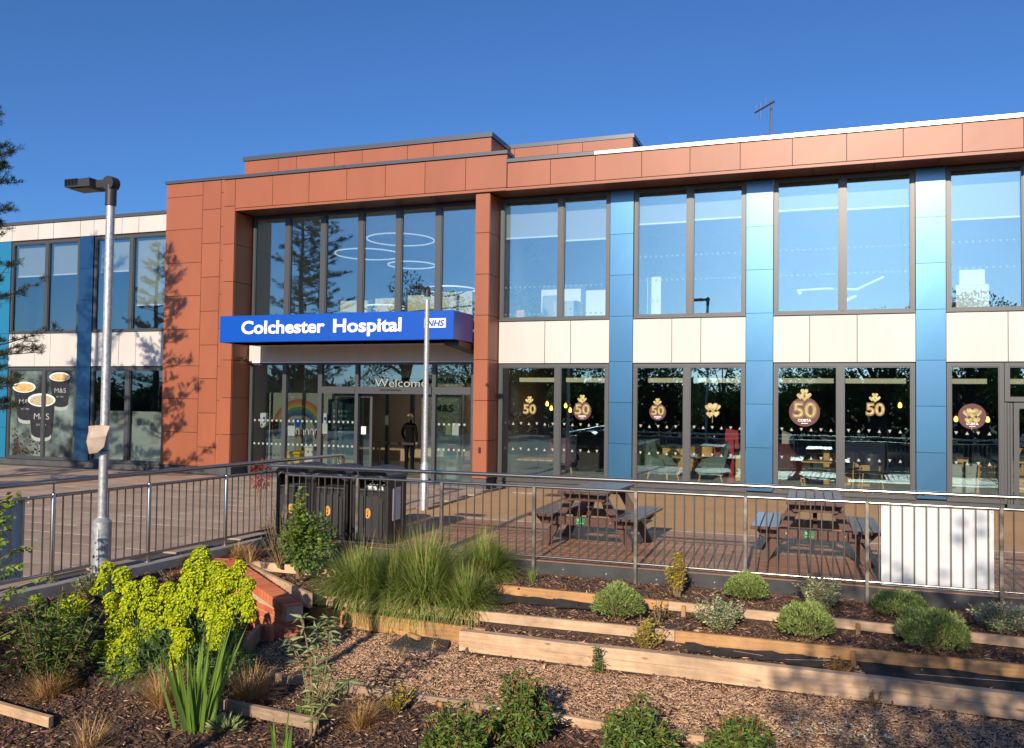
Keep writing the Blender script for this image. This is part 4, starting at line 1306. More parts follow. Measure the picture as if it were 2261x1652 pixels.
t = tag(MB().box(-.95, .28, 19.0, 19.06, 6.05, 6.17).build('strip_light', 'strip'), 'lit white strip light near the top of the big upstairs window', 'light')

# ---------------------------------------------------------------- ground, paving, terrace, deck
RX = lambda y: -7.33 + .05 * (y - 10.0)          # line of the long side railing

struct(MB().box(-400, 400, -500, 500, -1.3, -.90).build('ground', 'ground'))
struct(MB().box(-60, 60, -60, 3.2, -.899, -.80).build('car_park', 'asphalt'))
pv = struct(MB().add([(-60, -10, -.40), (RX(-10), -10, -.40), (RX(4), 4, -.40), (RX(10.1), 10.1, -.40), (-6.55, 10.1, -.40), (-6.55, 18.6, -.40), (-60, 18.6, -.40),
                      (-60, -10, -.022), (RX(-10), -10, -.022), (RX(4), 4, -.022), (RX(10.1), 10.1, -.022), (-6.55, 10.1, -.022), (-6.55, 18.6, -.022), (-60, 18.6, -.022)],
                     [(0, 1, 2, 3, 4, 5, 6), (13, 12, 11, 10, 9, 8, 7)] + [(i, i + 7, (i + 1) % 7 + 7, (i + 1) % 7) for i in range(7)]).build('paving', 'slabj'))
slab_me = MB().cbox(-.297, .297, -.297, .297, -.03, 0, .004).build('slab_proto', 'slab')
slab_mesh = slab_me.data
bpy.data.objects.remove(slab_me)
cells = []
for i in range(-46, 3):
    for j in range(-2, 25):
        x = -7.25 + .6 * i + (.3 if j % 2 else 0)
        y = 4.3 + .6 * j
        lim = RX(y) - .30 if y < 13.2 else -6.95
        if x + .3 > lim + .30 or y + .3 > (18.35 if x < -13.8 or x > -7.6 else 17.9):
            continue
        if x < -1.30 * y - 1.5:
            continue
        cells.append((math.hypot(x, y), x, y))
cells.sort()
for d, x, y in cells[:300]:
    o = piece(slab_mesh, 'paving_slab', pv, Matrix.Translation((x, y, jit(.002))) @ Matrix.Rotation(jit(.004), 4, 'X') @ Matrix.Rotation(jit(.004), 4, 'Y'))
mb = MB()
for d, x, y in cells[300:]:
    z = jit(.002)
    mb.box(x - .297, x + .297, y - .297, y + .297, -.03 + z, z)
if cells[300:]:
    o = mb.build('paving_slabs_far', 'slab2', pv)
    o['kind'] = 'stuff'
# tan resin terrace and its edging
struct(MB().add([(-6.90, 13.36, -.4), (9.5, 13.30, -.4), (9.5, 18.6, -.4), (-6.62, 18.6, -.4), (-6.90, 13.36, .004), (9.5, 13.30, .004), (9.5, 18.6, .004), (-6.62, 18.6, .004)],
                [(0, 3, 2, 1), (4, 5, 6, 7), (0, 1, 5, 4), (1, 2, 6, 5), (2, 3, 7, 6), (3, 0, 4, 7)]).build('terrace', 'tan'))
struct(MB().box(-6.9, 9.5, 13.28, 13.33, -.1, .007).build('terrace_edging', 'kerb'))
# deck
dk = struct(MB().box(-7.0, 9.5, 10.14, 13.28, -.40, -.03).build('deck', 'joint'))
y = 10.12
row = 0
while y < 13.25:
    x = -7.02 + rnd.uniform(-3, 0)
    while x < 9.4:
        L = rnd.choice((3.6, 4.2, 4.8))
        a, b = max(x, -7.02), min(x + L, 9.5)
        if b - a > .3:
            MB().cbox(a + .003, b - .003, y + .003, min(y + .137, 13.275), -.028, jit(.0015), .004).build('deck_board', 'deck', dk)
        x += L
    y += .14
    row += 1
# black upstand in front of the deck with its bolts
up = thing('deck_upstand', 'low black rubbery wall along the front edge of the brown deck', 'retaining wall', (0, 10.1, -.3))
MB().box(-7.0, 9.5, 10.095, 10.119, -.45, -.006).build('board', 'upstand', up)
for k in range(26):
    x = -6.6 + .6 * k + rnd.uniform(-.1, .1)
    MB().prism(ellipse(x, -.06 - .05 * rnd.random(), .008, .008, 8), 'y', 10.088, 10.096).build('bolt', 'galv', up)
# long kerb under the side railing
kb = struct(MB().hexa([(RX(0) - .02, 0, -.6), (RX(0) + .14, 0, -.6), (RX(10.1) + .14, 10.1, -.6), (RX(10.1) - .02, 10.1, -.6),
                       (RX(0) - .02, 0, .02), (RX(0) + .14, 0, .02), (RX(10.1) + .14, 10.1, .02), (RX(10.1) - .02, 10.1, .02)]).build('kerb', 'kerb'))
# drain covers
def drain(x, y, w, d, label, m='dark', n=9):
    t = thing('drain_cover', label, 'drain cover', (x, y, .01))
    MB().box(x - w / 2, x + w / 2, y - d / 2, y + d / 2, .004, .009).build('frame', m, t)
    for i in range(n):
        a = x - w / 2 + .03 + (w - .06) * i / n
        MB().box(a, a + (w - .06) / n * .55, y - d / 2 + .03, y + d / 2 - .03, .009, .013).build('bar', 'plinth' if m == 'dark' else m, t)
drain(-5.66, 13.62, .50, .26, 'dark slotted drain cover on the tan paving at the edge of the deck')
drain(-5.95, 17.45, .55, .30, 'brown cover plate in the tan paving close to the terracotta column', 'stone', 3)

# ---------------------------------------------------------------- garden terrain
DA, DB = np.array([-7.05, 9.32]), np.array([-5.30, 8.10])      # diagonal board and brick ramp line
def sstep(t):
    t = np.clip(t, 0, 1)
    return t * t * (3 - 2 * t)
def right_profile(x, y):
    z = np.full_like(y, -.16)
    b1 = np.interp(x, [-7.05, -4.6, -1.55, 2.9], [9.37, 9.33, 9.24, 9.0]) + .034
    z = np.where(y < b1, -.285 - .02 * (9.2 - y), z)
    b2 = np.interp(x, [-5.42, -1.36, 2.9], [8.46, 8.50, 8.55]) + .034
    z = np.where(y < b2, -.415 - .02 * (8.45 - y), z)
    b3 = np.where(x < -3.465, np.interp(x, [-5.44, -3.27], [8.43, 8.31]) + .034, np.interp(x, [-3.46, 3.2], [8.08, 8.0]) + .05)
    z = np.where(y < b3, -.585 - .05 * (b3 - y), z)
    b4 = np.interp(x, [-4.8, -.86], [6.86, 6.81]) + .034
    z = np.where(y < b4, -.685 - .02 * (6.8 - y), z)
    z = np.where(y < 4.6, -.73 - .06 * (4.6 - y), z)
    return z
def left_profile(x, y):
    t = sstep((y - 5.9) / 1.7) * sstep((-6.0 - x) / 1.1)
    t = np.maximum(t, sstep((-6.72 - x) / .4) * sstep((y - 4.4) / 1.2))
    z = -.68 + .60 * t
    inpl = (x > -6.45) & (x < -5.05) & (y > 6.13) & (y < 7.75)
    z = np.where(inpl, np.minimum(np.maximum(z, -.60), -.5), z)
    z = np.where((y < 5.4) & (x > -6.6), -.715, z)
    z = np.where(y < 4.4, np.minimum(z, -.74), z)
    return z
def ground_z(x, y, rough=True):
    x = np.asarray(x, float)
    y = np.asarray(y, float)
    d = DB - DA
    side = d[0] * (y - DA[1]) - d[1] * (x - DA[0])         # > 0 behind the brick ramp
    lw = (side < 0) & (x < -5.3)
    lw2 = (x < -5.3) & (y < 8.1)
    z = np.where(lw | lw2, left_profile(x, y), right_profile(x, y))
    t = sstep((x + 5.3) / .35)
    blend = (x > -5.3) & (x < -4.95) & (y < 8.05)
    z = np.where(blend, left_profile(x, y) * (1 - t) + right_profile(x, y) * t, z)
    z = np.where((x < -7.0) & (y > 8.2), -.09, z)
    if rough:
        z = z + .012 * np.sin(7.1 * x + 3.3 * np.sin(2.7 * y)) * np.sin(6.3 * y + 1.3 * x) + .008 * np.sin(19 * x + 2) * np.sin(17 * y + x)
    return z
def gz(x, y):
    return float(ground_z(np.array([x]), np.array([y]))[0])
xs_ = np.arange(-7.24, 9.5, .045)
ys_ = np.concatenate([np.arange(3.0, 5.0, .15), np.arange(5.0, 10.12, .03)])
GX, GY = np.meshgrid(xs_, ys_)
GZ = ground_z(GX, GY)
nx, ny = len(xs_), len(ys_)
V = np.stack([GX.ravel(), GY.ravel(), GZ.ravel()], 1)
ii, jj = np.meshgrid(np.arange(nx - 1), np.arange(ny - 1))
q = (jj * nx + ii).ravel()
F = np.stack([q, q + 1, q + nx + 1, q + nx], 1)
struct(np_mesh('garden_soil', V, F, 'soil', smooth=True))

def chips(name, n, xr, yr, m, L=(.02, .06), Wd=(.006, .014), th=.004, keep=None, tilt=.5, lift=.006):
    x = NR.uniform(xr[0], xr[1], n)
    y = NR.uniform(yr[0], yr[1], n)
    if keep is not None:
        k = keep(x, y)
        x, y = x[k], y[k]
    n = len(x)
    z = ground_z(x, y) + NR.uniform(.0, lift * 2, n)
    a = NR.uniform(0, 2 * PI, n)
    l = NR.uniform(L[0], L[1], n) * (.5 + NR.rand(n))
    w = NR.uniform(Wd[0], Wd[1], n)
    t1 = NR.normal(0, tilt * .6, n)
    u = np.stack([np.cos(a) * np.cos(t1), np.sin(a) * np.cos(t1), np.sin(t1)], 1)
    s = np.stack([-np.sin(a), np.cos(a), NR.normal(0, tilt, n)], 1)
    s /= np.linalg.norm(s, axis=1)[:, None]
    nn = np.cross(u, s)
    c = np.stack([x, y, z], 1)
    U, Sx, N = u * l[:, None] / 2, s * w[:, None] / 2, nn * th / 2
    k1 = NR.uniform(.3, 1, n)[:, None]
    k2 = NR.uniform(.3, 1, n)[:, None]
    vs = [c - U - Sx * k1 - N, c + U - Sx * k2 - N, c + U + Sx * k1 - N, c - U + Sx * k2 - N, c - U - Sx * k1 + N, c + U - Sx * k2 + N, c + U + Sx * k1 + N, c - U + Sx * k2 + N]
    V = np.stack(vs, 1).reshape(-1, 3)
    base = (np.arange(n) * 8)[:, None]
    fs = np.array([(4, 5, 6, 7), (0, 1, 5, 4), (1, 2, 6, 5), (2, 3, 7, 6), (3, 0, 4, 7)])
    F = (base[:, :, None] + fs[None]).reshape(-1, 4)
    o = np_mesh(name, V, F, m)
    o['kind'] = 'stuff'
    return o
inview = lambda x, y: (x > -1.32 * y + .0) & (x < .30 * y - .4 + .35)
path = lambda x, y: inview(x, y) & (x > -5.4) & (y < np.where(x < -3.47, 8.36, 8.02)) & (y > 6.82 + 0.12 * NR.normal(0, 1, len(x)) * (y < 6.9))
notpath = lambda x, y: inview(x, y) & ~((x > -5.3) & (y < np.where(x < -3.47, 8.36, 8.02)) & (y > 6.84)) & (x > RX(y) + .16)
chips('wood_chip_mulch', 52000, (-5.4, 2.4), (6.8, 8.4), 'chip', L=(.012, .055), Wd=(.005, .014), keep=path)
chips('bark_mulch', 62000, (-7.3, 2.9), (4.6, 10.09), 'bark', L=(.018, .05), Wd=(.008, .018), keep=notpath)
chips('leaf_litter', 900, (-7.2, 2.9), (4.6, 10.09), 'leaf_r', L=(.03, .07), Wd=(.015, .035), th=.002, keep=inview, lift=.02)
chips('bark_pieces', 1500, (-7.2, 2.9), (4.6, 10.09), 'bark', L=(.06, .13), Wd=(.015, .035), th=.010, keep=notpath, lift=.014)
chips('spilled_chips', 1800, (-5.4, 2.6), (6.2, 8.9), 'chip', L=(.02, .09), Wd=(.008, .022), keep=inview, lift=.02)
chips('pale_mulch_flecks', 3600, (-7.2, 2.9), (4.6, 10.09), 'chip', L=(.018, .045), keep=notpath, lift=.012)

# ---------------------------------------------------------------- timber edging boards
def edging(x0, x1, y, ztop, h, m, label, th=.045, stakes=(), y2=None, rows=1):
    t = thing('timber_edging', label, 'timber edging', ((x0 + x1) / 2, y, ztop - h), 0, None)
    y2 = y if y2 is None else y2
    hh = h / rows
    for r in range(rows):
        z1 = ztop - r * hh - (.002 if r else 0)
        z0 = ztop - (r + 1) * hh
        n = max(2, int(abs(x1 - x0) / .5))
        mb = MB()
        c = .004
        V, F = [], []
        for i in range(n + 1):
            s = i / n
            x = x0 + (x1 - x0) * s
            yy = y + (y2 - y) * s + jit(.004)
            dz = jit(.003)
            V += [(x, yy, z0), (x, yy, z1 - c + dz), (x, yy + c, z1 + dz), (x, yy + th, z1 + dz), (x, yy + th, z0)]
        for i in range(n):
            b = 5 * i
            for k in range(4):
                F.append((b + k, b + k + 1, b + k + 6, b + k + 5))
            F.append((b + 4, b, b + 5, b + 9))
        F += [(4, 3, 2, 1, 0), tuple(5 * n + k for k in range(5))]
        mb.add(V, F).build('board', m, t)
    for sx in stakes:
        yy = y + (y2 - y) * (sx - x0) / (x1 - x0)
        MB().cbox(sx - .022, sx + .022, yy - .048, yy - .003, ztop - h - .25, ztop - .015 - .01 * rnd.random(), .003).build('stake', 'stake', t)
    return t
edging(-7.05, -4.62, 9.37, -.155, .105, 'board', 'pale upper edging board running behind the leafy shrub to the tussocks', y2=9.33)
edging(-4.61, -1.55, 9.33, -.155, .10, 'boardo', 'orange upper edging board between the tussocks and the golden bush', y2=9.24, stakes=(-3.46,))
edging(-1.545, 2.9, 9.24, -.155, .09, 'board', 'pale upper edging board with round bushes on both sides', y2=9.0, stakes=(-1.38, .32))
edging(-5.42, -1.36, 8.46, -.265, .10, 'board', 'pale middle edging board under the tussock grasses', y2=8.50, stakes=(-4.86, -3.42))
edging(-1.355, 2.9, 8.50, -.265, .11, 'boardo', 'orange middle edging board below the round bushes', y2=8.55, stakes=(.26,))
edging(-5.44, -3.27, 8.43, -.395, .175, 'boardo', 'deep edging board between the brick ramp and the metal cover', y2=8.31)
edging(-3.46, 1.54, 8.08, -.375, .20, 'board', 'thick pale double sleeper along the wood chip bed', th=.10, y2=8.03, rows=2)
edging(1.545, 3.2, 8.03, -.375, .20, 'board', 'short end piece of thick pale sleeper butted to the long one', th=.10, y2=8.0, rows=2)
edging(-4.80, -2.62, 6.86, -.61, .075, 'boardg', 'lower weathered edging board behind the sapling and straw clump', y2=6.84, stakes=(-3.08,))
edging(-2.615, -.86, 6.84, -.61, .075, 'board', 'lower pale edging board behind the glossy bushes', y2=6.81)
edging(-6.44, -3.78, 6.22, -.59, .09, 'boardg', 'weathered planter board in front of the lime-yellow spurge', y2=5.98)
edging(-6.9, -5.79, 5.42, -.61, .08, 'board', 'short edging board with a sawn end in the lowest corner bed', y2=5.27)
def edging_dir(a, b, ztop0, ztop1, h, m, label, th=.045):
    t = thing('timber_edging', label, 'timber edging', ((a[0] + b[0]) / 2, (a[1] + b[1]) / 2, min(ztop0, ztop1) - h))
    d = Vector((b[0] - a[0], b[1] - a[1], 0)).normalized()
    nrm = Vector((-d.y, d.x, 0)) * th
    A0, B0 = Vector((a[0], a[1], ztop0 - h)), Vector((b[0], b[1], ztop1 - h))
    A1, B1 = Vector((a[0], a[1], ztop0)), Vector((b[0], b[1], ztop1))
    MB().hexa([A0, B0, B0 + nrm, A0 + nrm, A1, B1, B1 + nrm, A1 + nrm]).build('board', m, t)
edging_dir((-7.08, 9.32), (-5.26, 8.12), -.15, -.165, .16, 'board', 'sloping pale board along the back of the brick ramp')
edging_dir((-5.13, 6.70), (-5.55, 7.69), -.43, -.43, .20, 'boardg', 'planter side board between the spurge and the brick stump')
edging_dir((-6.48, 6.75), (-6.44, 6.24), -.56, -.59, .12, 'boardg', 'planter side board on the bed side of the spurge')

# weed membrane showing between the beds
for pts, lab in ((((-3.45, 9.17), (-2.0, 9.13), (-2.0, 8.98), (-3.4, 8.95)), 'black weed membrane strip below the orange upper board'),
                 (((-1.25, 8.43), (.0, 8.43), (.0, 8.24), (-1.2, 8.28)), 'black weed membrane beside the golden bush on the sleeper bed'),
                 (((.30, 8.44), (2.9, 8.48), (2.9, 8.16), (.35, 8.16)), 'broad black weed membrane behind the sleeper')):
    n = 14
    V, F = [], []
    for i in range(n + 1):
        s = i / n
        for k in range(4):
            u = k / 3
            x = (pts[0][0] * (1 - s) + pts[1][0] * s) * (1 - u) + (pts[3][0] * (1 - s) + pts[2][0] * s) * u
            yy = (pts[0][1] * (1 - s) + pts[1][1] * s) * (1 - u) + (pts[3][1] * (1 - s) + pts[2][1] * s) * u
            V.append((x, yy + jit(.012), gz(x, yy) + .026 + abs(jit(.012)) + .03 * (1 - u) ** 2))
    for i in range(n):
        for k in range(3):
            b = 4 * i + k
            F.append((b, b + 4, b + 5, b + 1))
    tag(MB().add(V, F).build('weed_membrane', 'membrane', smooth=True), lab, 'ground sheet')

# ---------------------------------------------------------------- brick ramp wall
bw = thing('brick_wall', 'low red brick wall with a sloping ramped top beside the spurge', 'brick wall', (-6.1, 8.4, -.7))
bm0 = MB().cbox(-.107, .107, -.051, .051, -.0325, .0325, .004).build('brick_proto', 'brick')
brick_mesh = bm0.data
bpy.data.objects.remove(bm0)
A = Vector((-6.98, 8.93, 0))
Bv = Vector((-5.33, 7.98, 0))
ud = (Bv - A).normalized()
nd_ = Vector((ud.y, -ud.x, 0))            # towards the camera
ang = math.atan2(ud.y, ud.x)
Lw = (Bv - A).length
ztop = lambda s: -.05 - .22 * s / Lw
def wall_pt(s, off, z):
    p = A + ud * s + nd_ * off
    return (p.x, p.y, z)
mb = MB()
mb.hexa([wall_pt(0, .10, -.8), wall_pt(Lw, .10, -.8), wall_pt(Lw, -.09, -.8), wall_pt(0, -.09, -.8),
         wall_pt(0, .10, ztop(0) - .012), wall_pt(Lw, .10, ztop(Lw) - .012), wall_pt(Lw, -.09, ztop(Lw) - .012), wall_pt(0, -.09, ztop(0) - .012)])
mb.build('mortar', 'mortar', bw)
n = int(Lw / .077)
slope = math.atan2(-.22, Lw)
for i in range(n):
    s = (i + .5) * Lw / n
    p = A + ud * s + nd_ * .012
    mw = Matrix.Translation((p.x, p.y, ztop(s) - .045 + jit(.002))) @ Matrix.Rotation(ang, 4, 'Z') @ Matrix.Rotation(-slope, 4, 'Y') @ Matrix.Rotation(PI / 2, 4, 'Z') @ Matrix.Rotation(PI / 2, 4, 'X')
    piece(brick_mesh, 'coping_brick', bw, mw)
for c in range(8):
    z = -.76 + .075 * c
    k = 0
    s = (.107 if c % 2 else 0.0)
    while s < Lw:
        if z + .034 < ztop(s) - .105 and s + .107 < Lw + .03:
            p = A + ud * s + nd_ * .058
            mw = Matrix.Translation((p.x, p.y, z)) @ Matrix.Rotation(ang, 4, 'Z')
            piece(brick_mesh, 'brick', bw, mw)
        s += .225
    # end face bricks
    if z + .034 < ztop(Lw) - .10:
        p = A + ud * (Lw - .045) + nd_ * .0
        piece(brick_mesh, 'brick', bw, Matrix.Translation((p.x, p.y, z)) @ Matrix.Rotation(ang + PI / 2, 4, 'Z'))
bw2 = thing('brick_wall', 'short flat-topped brick wall between the lamp post and the ramp', 'brick wall', (-7.0, 8.4, -.4))
MB().box(-7.10, -6.90, 7.92, 8.98, -.5, -.075).build('mortar', 'mortar', bw2)
for i in range(13):
    y = 7.96 + .0775 * i
    piece(brick_mesh, 'coping_brick', bw2, Matrix.Translation((-7.0, y, -.098 + jit(.002))) @ Matrix.Rotation(PI / 2, 4, 'X'))
for c in range(4):
    z = -.19 - .075 * c
    for k in range(5):
        y = 8.05 + .225 * k + (.11 if c % 2 else 0)
        if y < 8.95:
            piece(brick_mesh, 'brick', bw2, Matrix.Translation((-6.955, y, z)) @ Matrix.Rotation(PI / 2, 4, 'Z'))
    piece(brick_mesh, 'brick', bw2, Matrix.Translation((-7.0, 7.96, z)))
bs = thing('brick_stump', 'two standing red bricks at the end of the planter board', 'bricks', (-5.54, 7.80, -.66))
for k in range(2):
    piece(brick_mesh, 'brick', bs, Matrix.Translation((-5.585 + .075 * k, 7.76, -.555)) @ Matrix.Rotation(PI / 2, 4, 'Y') @ Matrix.Rotation(PI / 2, 4, 'X'))
o = tag(MB().add([(-6.86, 8.0, -.2), (-6.72, 7.96, -.2), (-6.70, 8.08, -.2), (-6.84, 8.12, -.2), (-6.84, 8.02, -.04), (-6.78, 8.0, -.02), (-6.75, 8.06, -.05), (-6.82, 8.09, -.06)],
                 [(0, 3, 2, 1), (4, 5, 6, 7), (0, 1, 5, 4), (1, 2, 6, 5), (2, 3, 7, 6), (3, 0, 4, 7)]).build('stone', 'stone'), 'pale pointed stone leaning at the flat brick wall', 'stone')

# metal access cover and wooden block
ac = thing('access_cover', 'dark chequered square cover lying tilted on the wood chips', 'cover', (-3.9, 8.25, -.62))
V = [(-4.18, 7.99), (-3.56, 7.99), (-3.68, 8.34), (-4.16, 8.34)]
MB().hexa([(-4.18, 7.96, -.66), (-3.56, 7.99, -.66), (-3.66, 8.30, -.66), (-4.17, 8.31, -.66), (-4.18, 7.96, -.565), (-3.56, 7.99, -.575), (-3.66, 8.30, -.545), (-4.17, 8.31, -.535)]).build('plate', 'upstand', ac)
mb = MB()
for i in range(9):
    for k in range(5):
        x, y = -4.12 + .055 * i + .01 * (k % 2), 8.0 + .062 * k
        z = -.568 + .03 * (y - 7.97) / .33 - .012 * (x + 4.18) / .6
        mb.hexa([(x - .012, y - .012, z), (x + .012, y - .012, z), (x + .012, y + .012, z), (x - .012, y + .012, z), (x - .008, y - .008, z + .008), (x + .008, y - .008, z + .008), (x + .008, y + .008, z + .008), (x - .008, y + .008, z + .008)])
mb.build('stud', 'dark', ac)['kind'] = 'stuff'
o = MB().cbox(-.09, .09, -.025, .025, -.02, .02, .003).build('wood_block', 'boardo')
o.location = (-4.02, 8.20, -.515)
o.rotation_euler = (0, .04, -.5)
tag(o, 'small offcut block of timber lying on the dark cover', 'wood block')
for k, pts in enumerate((((-.79, 8.36), (-.3, 8.33), (.1, 8.38)), ((.75, 8.30), (1.2, 8.34), (1.7, 8.30), (2.2, 8.32)))):
    tag(MB().tube([(x, y, gz(x, y) + .055 + .02 * math.sin(5 * x)) for x, y in pts], .002, 5).build('cable', 'kerb'), ('thin white cable lying on the membrane behind the pale sleeper', 'thin white cable on the broad membrane below the largest round bush')[k], 'cable')

# ---------------------------------------------------------------- metal railings
def bal_mesh(h, r):
    o = MB().tube([(0, 0, 0), (0, 0, h)], r, 6).build('baluster_proto', 'steel', smooth=True, sharp=50)
    me = o.data
    bpy.data.objects.remove(o)
    return me
rr = thing('metal_railing', 'stainless railing along the front of the deck, between garden and picnic tables', 'railing', (-2, 10.08, -.14))
HY = 10.072
MB().tube([(-7.24, HY, .93), (-7.25, HY, .985), (-7.21, HY, 1.02), (-7.15, HY, 1.03), (-4, HY, 1.03), (9, HY, 1.03)], .026, 12).build('handrail', 'steel', rr, smooth=True, sharp=50)
PX = [-6.90, -5.80, -4.58, -3.335, -2.075, -.825, .445, 1.72, 2.98, 4.24, 5.5]
bme = bal_mesh(.845, .0085)
for i, x in enumerate(PX):
    MB().cbox(x - .021, x + .021, HY - .021, HY + .021, -.22, .915, .004).build('post', 'steeld', rr)
    b = MB().tube([(x, HY, .915), (x, HY, 1.01)], .008, 6)
    b.box(x - .035, x + .035, HY - .014, HY + .014, .998, 1.005)
    b.build('bracket', 'steel', rr)
    if i < len(PX) - 1:
        x2 = PX[i + 1]
        for z, r in ((.905, .017), (.060, .013)):
            MB().tube([(x + .021, HY, z), (x2 - .021, HY, z)], r, 8).build('rail', 'steel', rr, smooth=True, sharp=50)
        n = 11
        for k in range(1, n):
            xx = x + (x2 - x) * k / n
            piece(bme, 'baluster', rr, Matrix.Translation((xx, HY, .060)))
rl = thing('metal_railing', 'stainless railing with round posts running from the lamp post back to the litter bins', 'railing', (-7.4, 8, 0))
hz = 1.06
pts = [(RX(1.0), 1.0, hz), (RX(6), 6.0, hz), (RX(10), 10.0, hz), (RX(12.0), 12.0, hz), (RX(12.06), 12.06, hz - .015), (RX(12.08), 12.08, hz - .06), (RX(12.08), 12.08, hz - .30)]
MB().tube(pts, .027, 12).build('handrail', 'steel', rl, smooth=True, sharp=50)
PYs = [2.9, 4.2, 5.52, 6.80, 8.08, 9.38, 10.66, 11.95]
bme2 = bal_mesh(.80, .009)
for i, y in enumerate(PYs):
    x = RX(y)
    MB().tube([(x, y, .0), (x, y, .93), (x, y, .945), (x, y, .95)], [.024, .024, .018, .008], 12).build('post', 'steel', rl, smooth=True, sharp=60)
    MB().tube([(x, y, .02), (x, y, .026)], .045, 12).build('base_plate', 'steel', rl)
    b = MB().tube([(x, y, .95), (x, y, 1.04)], .008, 6)
    b.build('bracket', 'steel', rl)
    if i < len(PYs) - 1:
        y2 = PYs[i + 1]
        for z, r in ((.915, .019), (.115, .017)):
            MB().tube([(RX(y + .024), y + .024, z), (RX(y2 - .024), y2 - .024, z)], r, 8).build('rail', 'steel', rl, smooth=True, sharp=50)
        n = 11
        for k in range(1, n):
            yy = y + (y2 - y) * k / n
            piece(bme2, 'baluster', rl, Matrix.Translation((RX(yy), yy, .115)))
# white boards tied to the railings
t = thing('white_board', 'large blank white board tied behind the bars of the deck railing', 'board', (1.1, 10.09, .03))
MB().box(.585, 1.655, 10.086, 10.092, .035, .885).build('board', 'panelw', t)
for x in (.60, 1.64):
    for z in (.055, .87):
        MB().tube([(x, 10.06, z), (x, 10.10, z + .012), (x, 10.09, z + .03), (x, 10.06, z + .03)], .004, 5).build('cable_tie', 'white_l', t)
t = thing('white_board', 'blank white board tied to the side railing by the leafy sapling', 'board', (-7.5, 6, .05))
MB().hexa([(RX(4.6) - .035, 4.6, .13), (RX(6.50) - .035, 6.50, .13), (RX(6.50) - .028, 6.50, .13), (RX(4.6) - .028, 4.6, .13), (RX(4.6) - .035, 4.6, .90), (RX(6.50) - .035, 6.50, .90), (RX(6.50) - .028, 6.50, .90), (RX(4.6) - .028, 4.6, .90)]).build('board', 'panelw', t)
MB().tube([(RX(6.5) + .02, 6.5, .93), (RX(6.5) - .03, 6.5, .90), (RX(6.5) + .02, 6.5, .87)], .006, 5).build('cable_tie', 'white_l', t)

# ---------------------------------------------------------------- street lamps
def lamp(x, y, z0, h, label, rb=.105, rs=.052, hb=.68, big=1.0, rz=0.0):
    t = thing('street_lamp', label, 'street lamp', (x, y, z0), rz, 'galvanised street lamps')
    MB().tube([(0, 0, -.1), (0, 0, hb), (0, 0, hb + .045), (0, 0, hb + .06)], [rb, rb, rs * 1.12, rs * 1.1], 20).build('base_column', 'galv', t, smooth=True, world=False, sharp=40)
    MB().tube([(0, 0, hb + .06), (0, 0, h - .2)], [rs, rs * .95], 18).build('pole', 'galv', t, smooth=True, world=False, sharp=40)
    MB().tube([(0, 0, h - .25 * big), (0, 0, h - .02)], rs * 1.22, 16).build('socket', 'dark', t, smooth=True, world=False, sharp=40)
    k = big
    MB().tube([(0, -.055 * k, h), (0, .055 * k, h)], .078 * k, 16).build('knuckle', 'dark', t, smooth=True, world=False, sharp=40)
    hd = MB().hexa([(-.54 * k, -.14 * k, h - .035 * k), (-.17 * k, -.14 * k, h - .045 * k), (-.17 * k, .14 * k, h - .045 * k), (-.54 * k, .14 * k, h - .035 * k),
                    (-.54 * k, -.13 * k, h + .04 * k), (-.19 * k, -.13 * k, h + .055 * k), (-.19 * k, .13 * k, h + .055 * k), (-.54 * k, .13 * k, h + .04 * k)])
    hd.bar((-.18 * k, 0, h), (-.02 * k, 0, h), .09 * k, .085 * k)
    hd.build('lamp_head', 'dark', t, world=False)
    for q in range(9):
        a = -.53 + .021 * q
        MB().box(a * k, (a + .008) * k, -.150 * k, .150 * k, h - .02 * k, h + .052 * k).build('fin', 'black', t, world=False)
    MB().box(-.50 * k, -.22 * k, -.10 * k, .10 * k, h - .052 * k, h - .046 * k).build('diffuser', 'blindg', t, world=False)
    MB().prism(ellipse(0, hb * .47, .012, .018, 8), 'y', -rb - .004, -rb + .02).build('lock', 'black', t, world=False)
    return t
l1 = lamp(-7.09, 7.05, -.02, 4.22, 'tall galvanised lamp post in the garden bed with a brown paper tied round it', hb=.66, rb=.096, rs=.046, big=.94, rz=.0)
l2 = lamp(-6.65, 13.88, 0, 3.94, 'galvanised lamp post standing on the tan paving before the entrance', rb=.075, rs=.046, hb=.80, big=.55, rz=.9)
lamp(-4.35, 2.2, -.8, 6.9, 'galvanised lamp post standing by the car park, opposite the entrance', big=1.0)
# torn notice on the first lamp
t = thing('tied_notice', 'torn brown paper notice tied round the lamp post with two cords', 'notice', (-7.09, 7.0, 1.5))
V = [(-7.17, 6.935, 1.24), (-7.13, 6.905, 1.32), (-6.99, 6.945, 1.33), (-6.86, 6.985, 1.325), (-6.88, 6.955, 1.20), (-6.93, 6.965, 1.06), (-7.01, 6.935, .985), (-7.12, 6.915, .97), (-7.16, 6.905, 1.12), (-7.05, 6.875, 1.17)]
F = [(0, 1, 9), (1, 2, 9), (2, 3, 4), (2, 4, 9), (4, 5, 9), (5, 6, 9), (6, 7, 9), (7, 8, 9), (8, 0, 9)]
c, s_ = Vector((-7.02, 7.05, 0)), None
V = [(-7.085 + (a + 7.02) * .75 + .012, b, 1.50 + (c_ - 1.15) * .82) for a, b, c_ in V]
pm = MB().add(V, F).build('paper', 'card', t)
md = pm.modifiers.new('thick', 'SOLIDIFY')
md.thickness = .003
for z in (1.635, 1.385):
    MB().tube([(-7.09 + .062 * math.cos(a), 7.05 + .062 * math.sin(a), z) for a in np.linspace(PI, 2.05 * PI, 14)], .004, 5).build('cord', 'black', t)

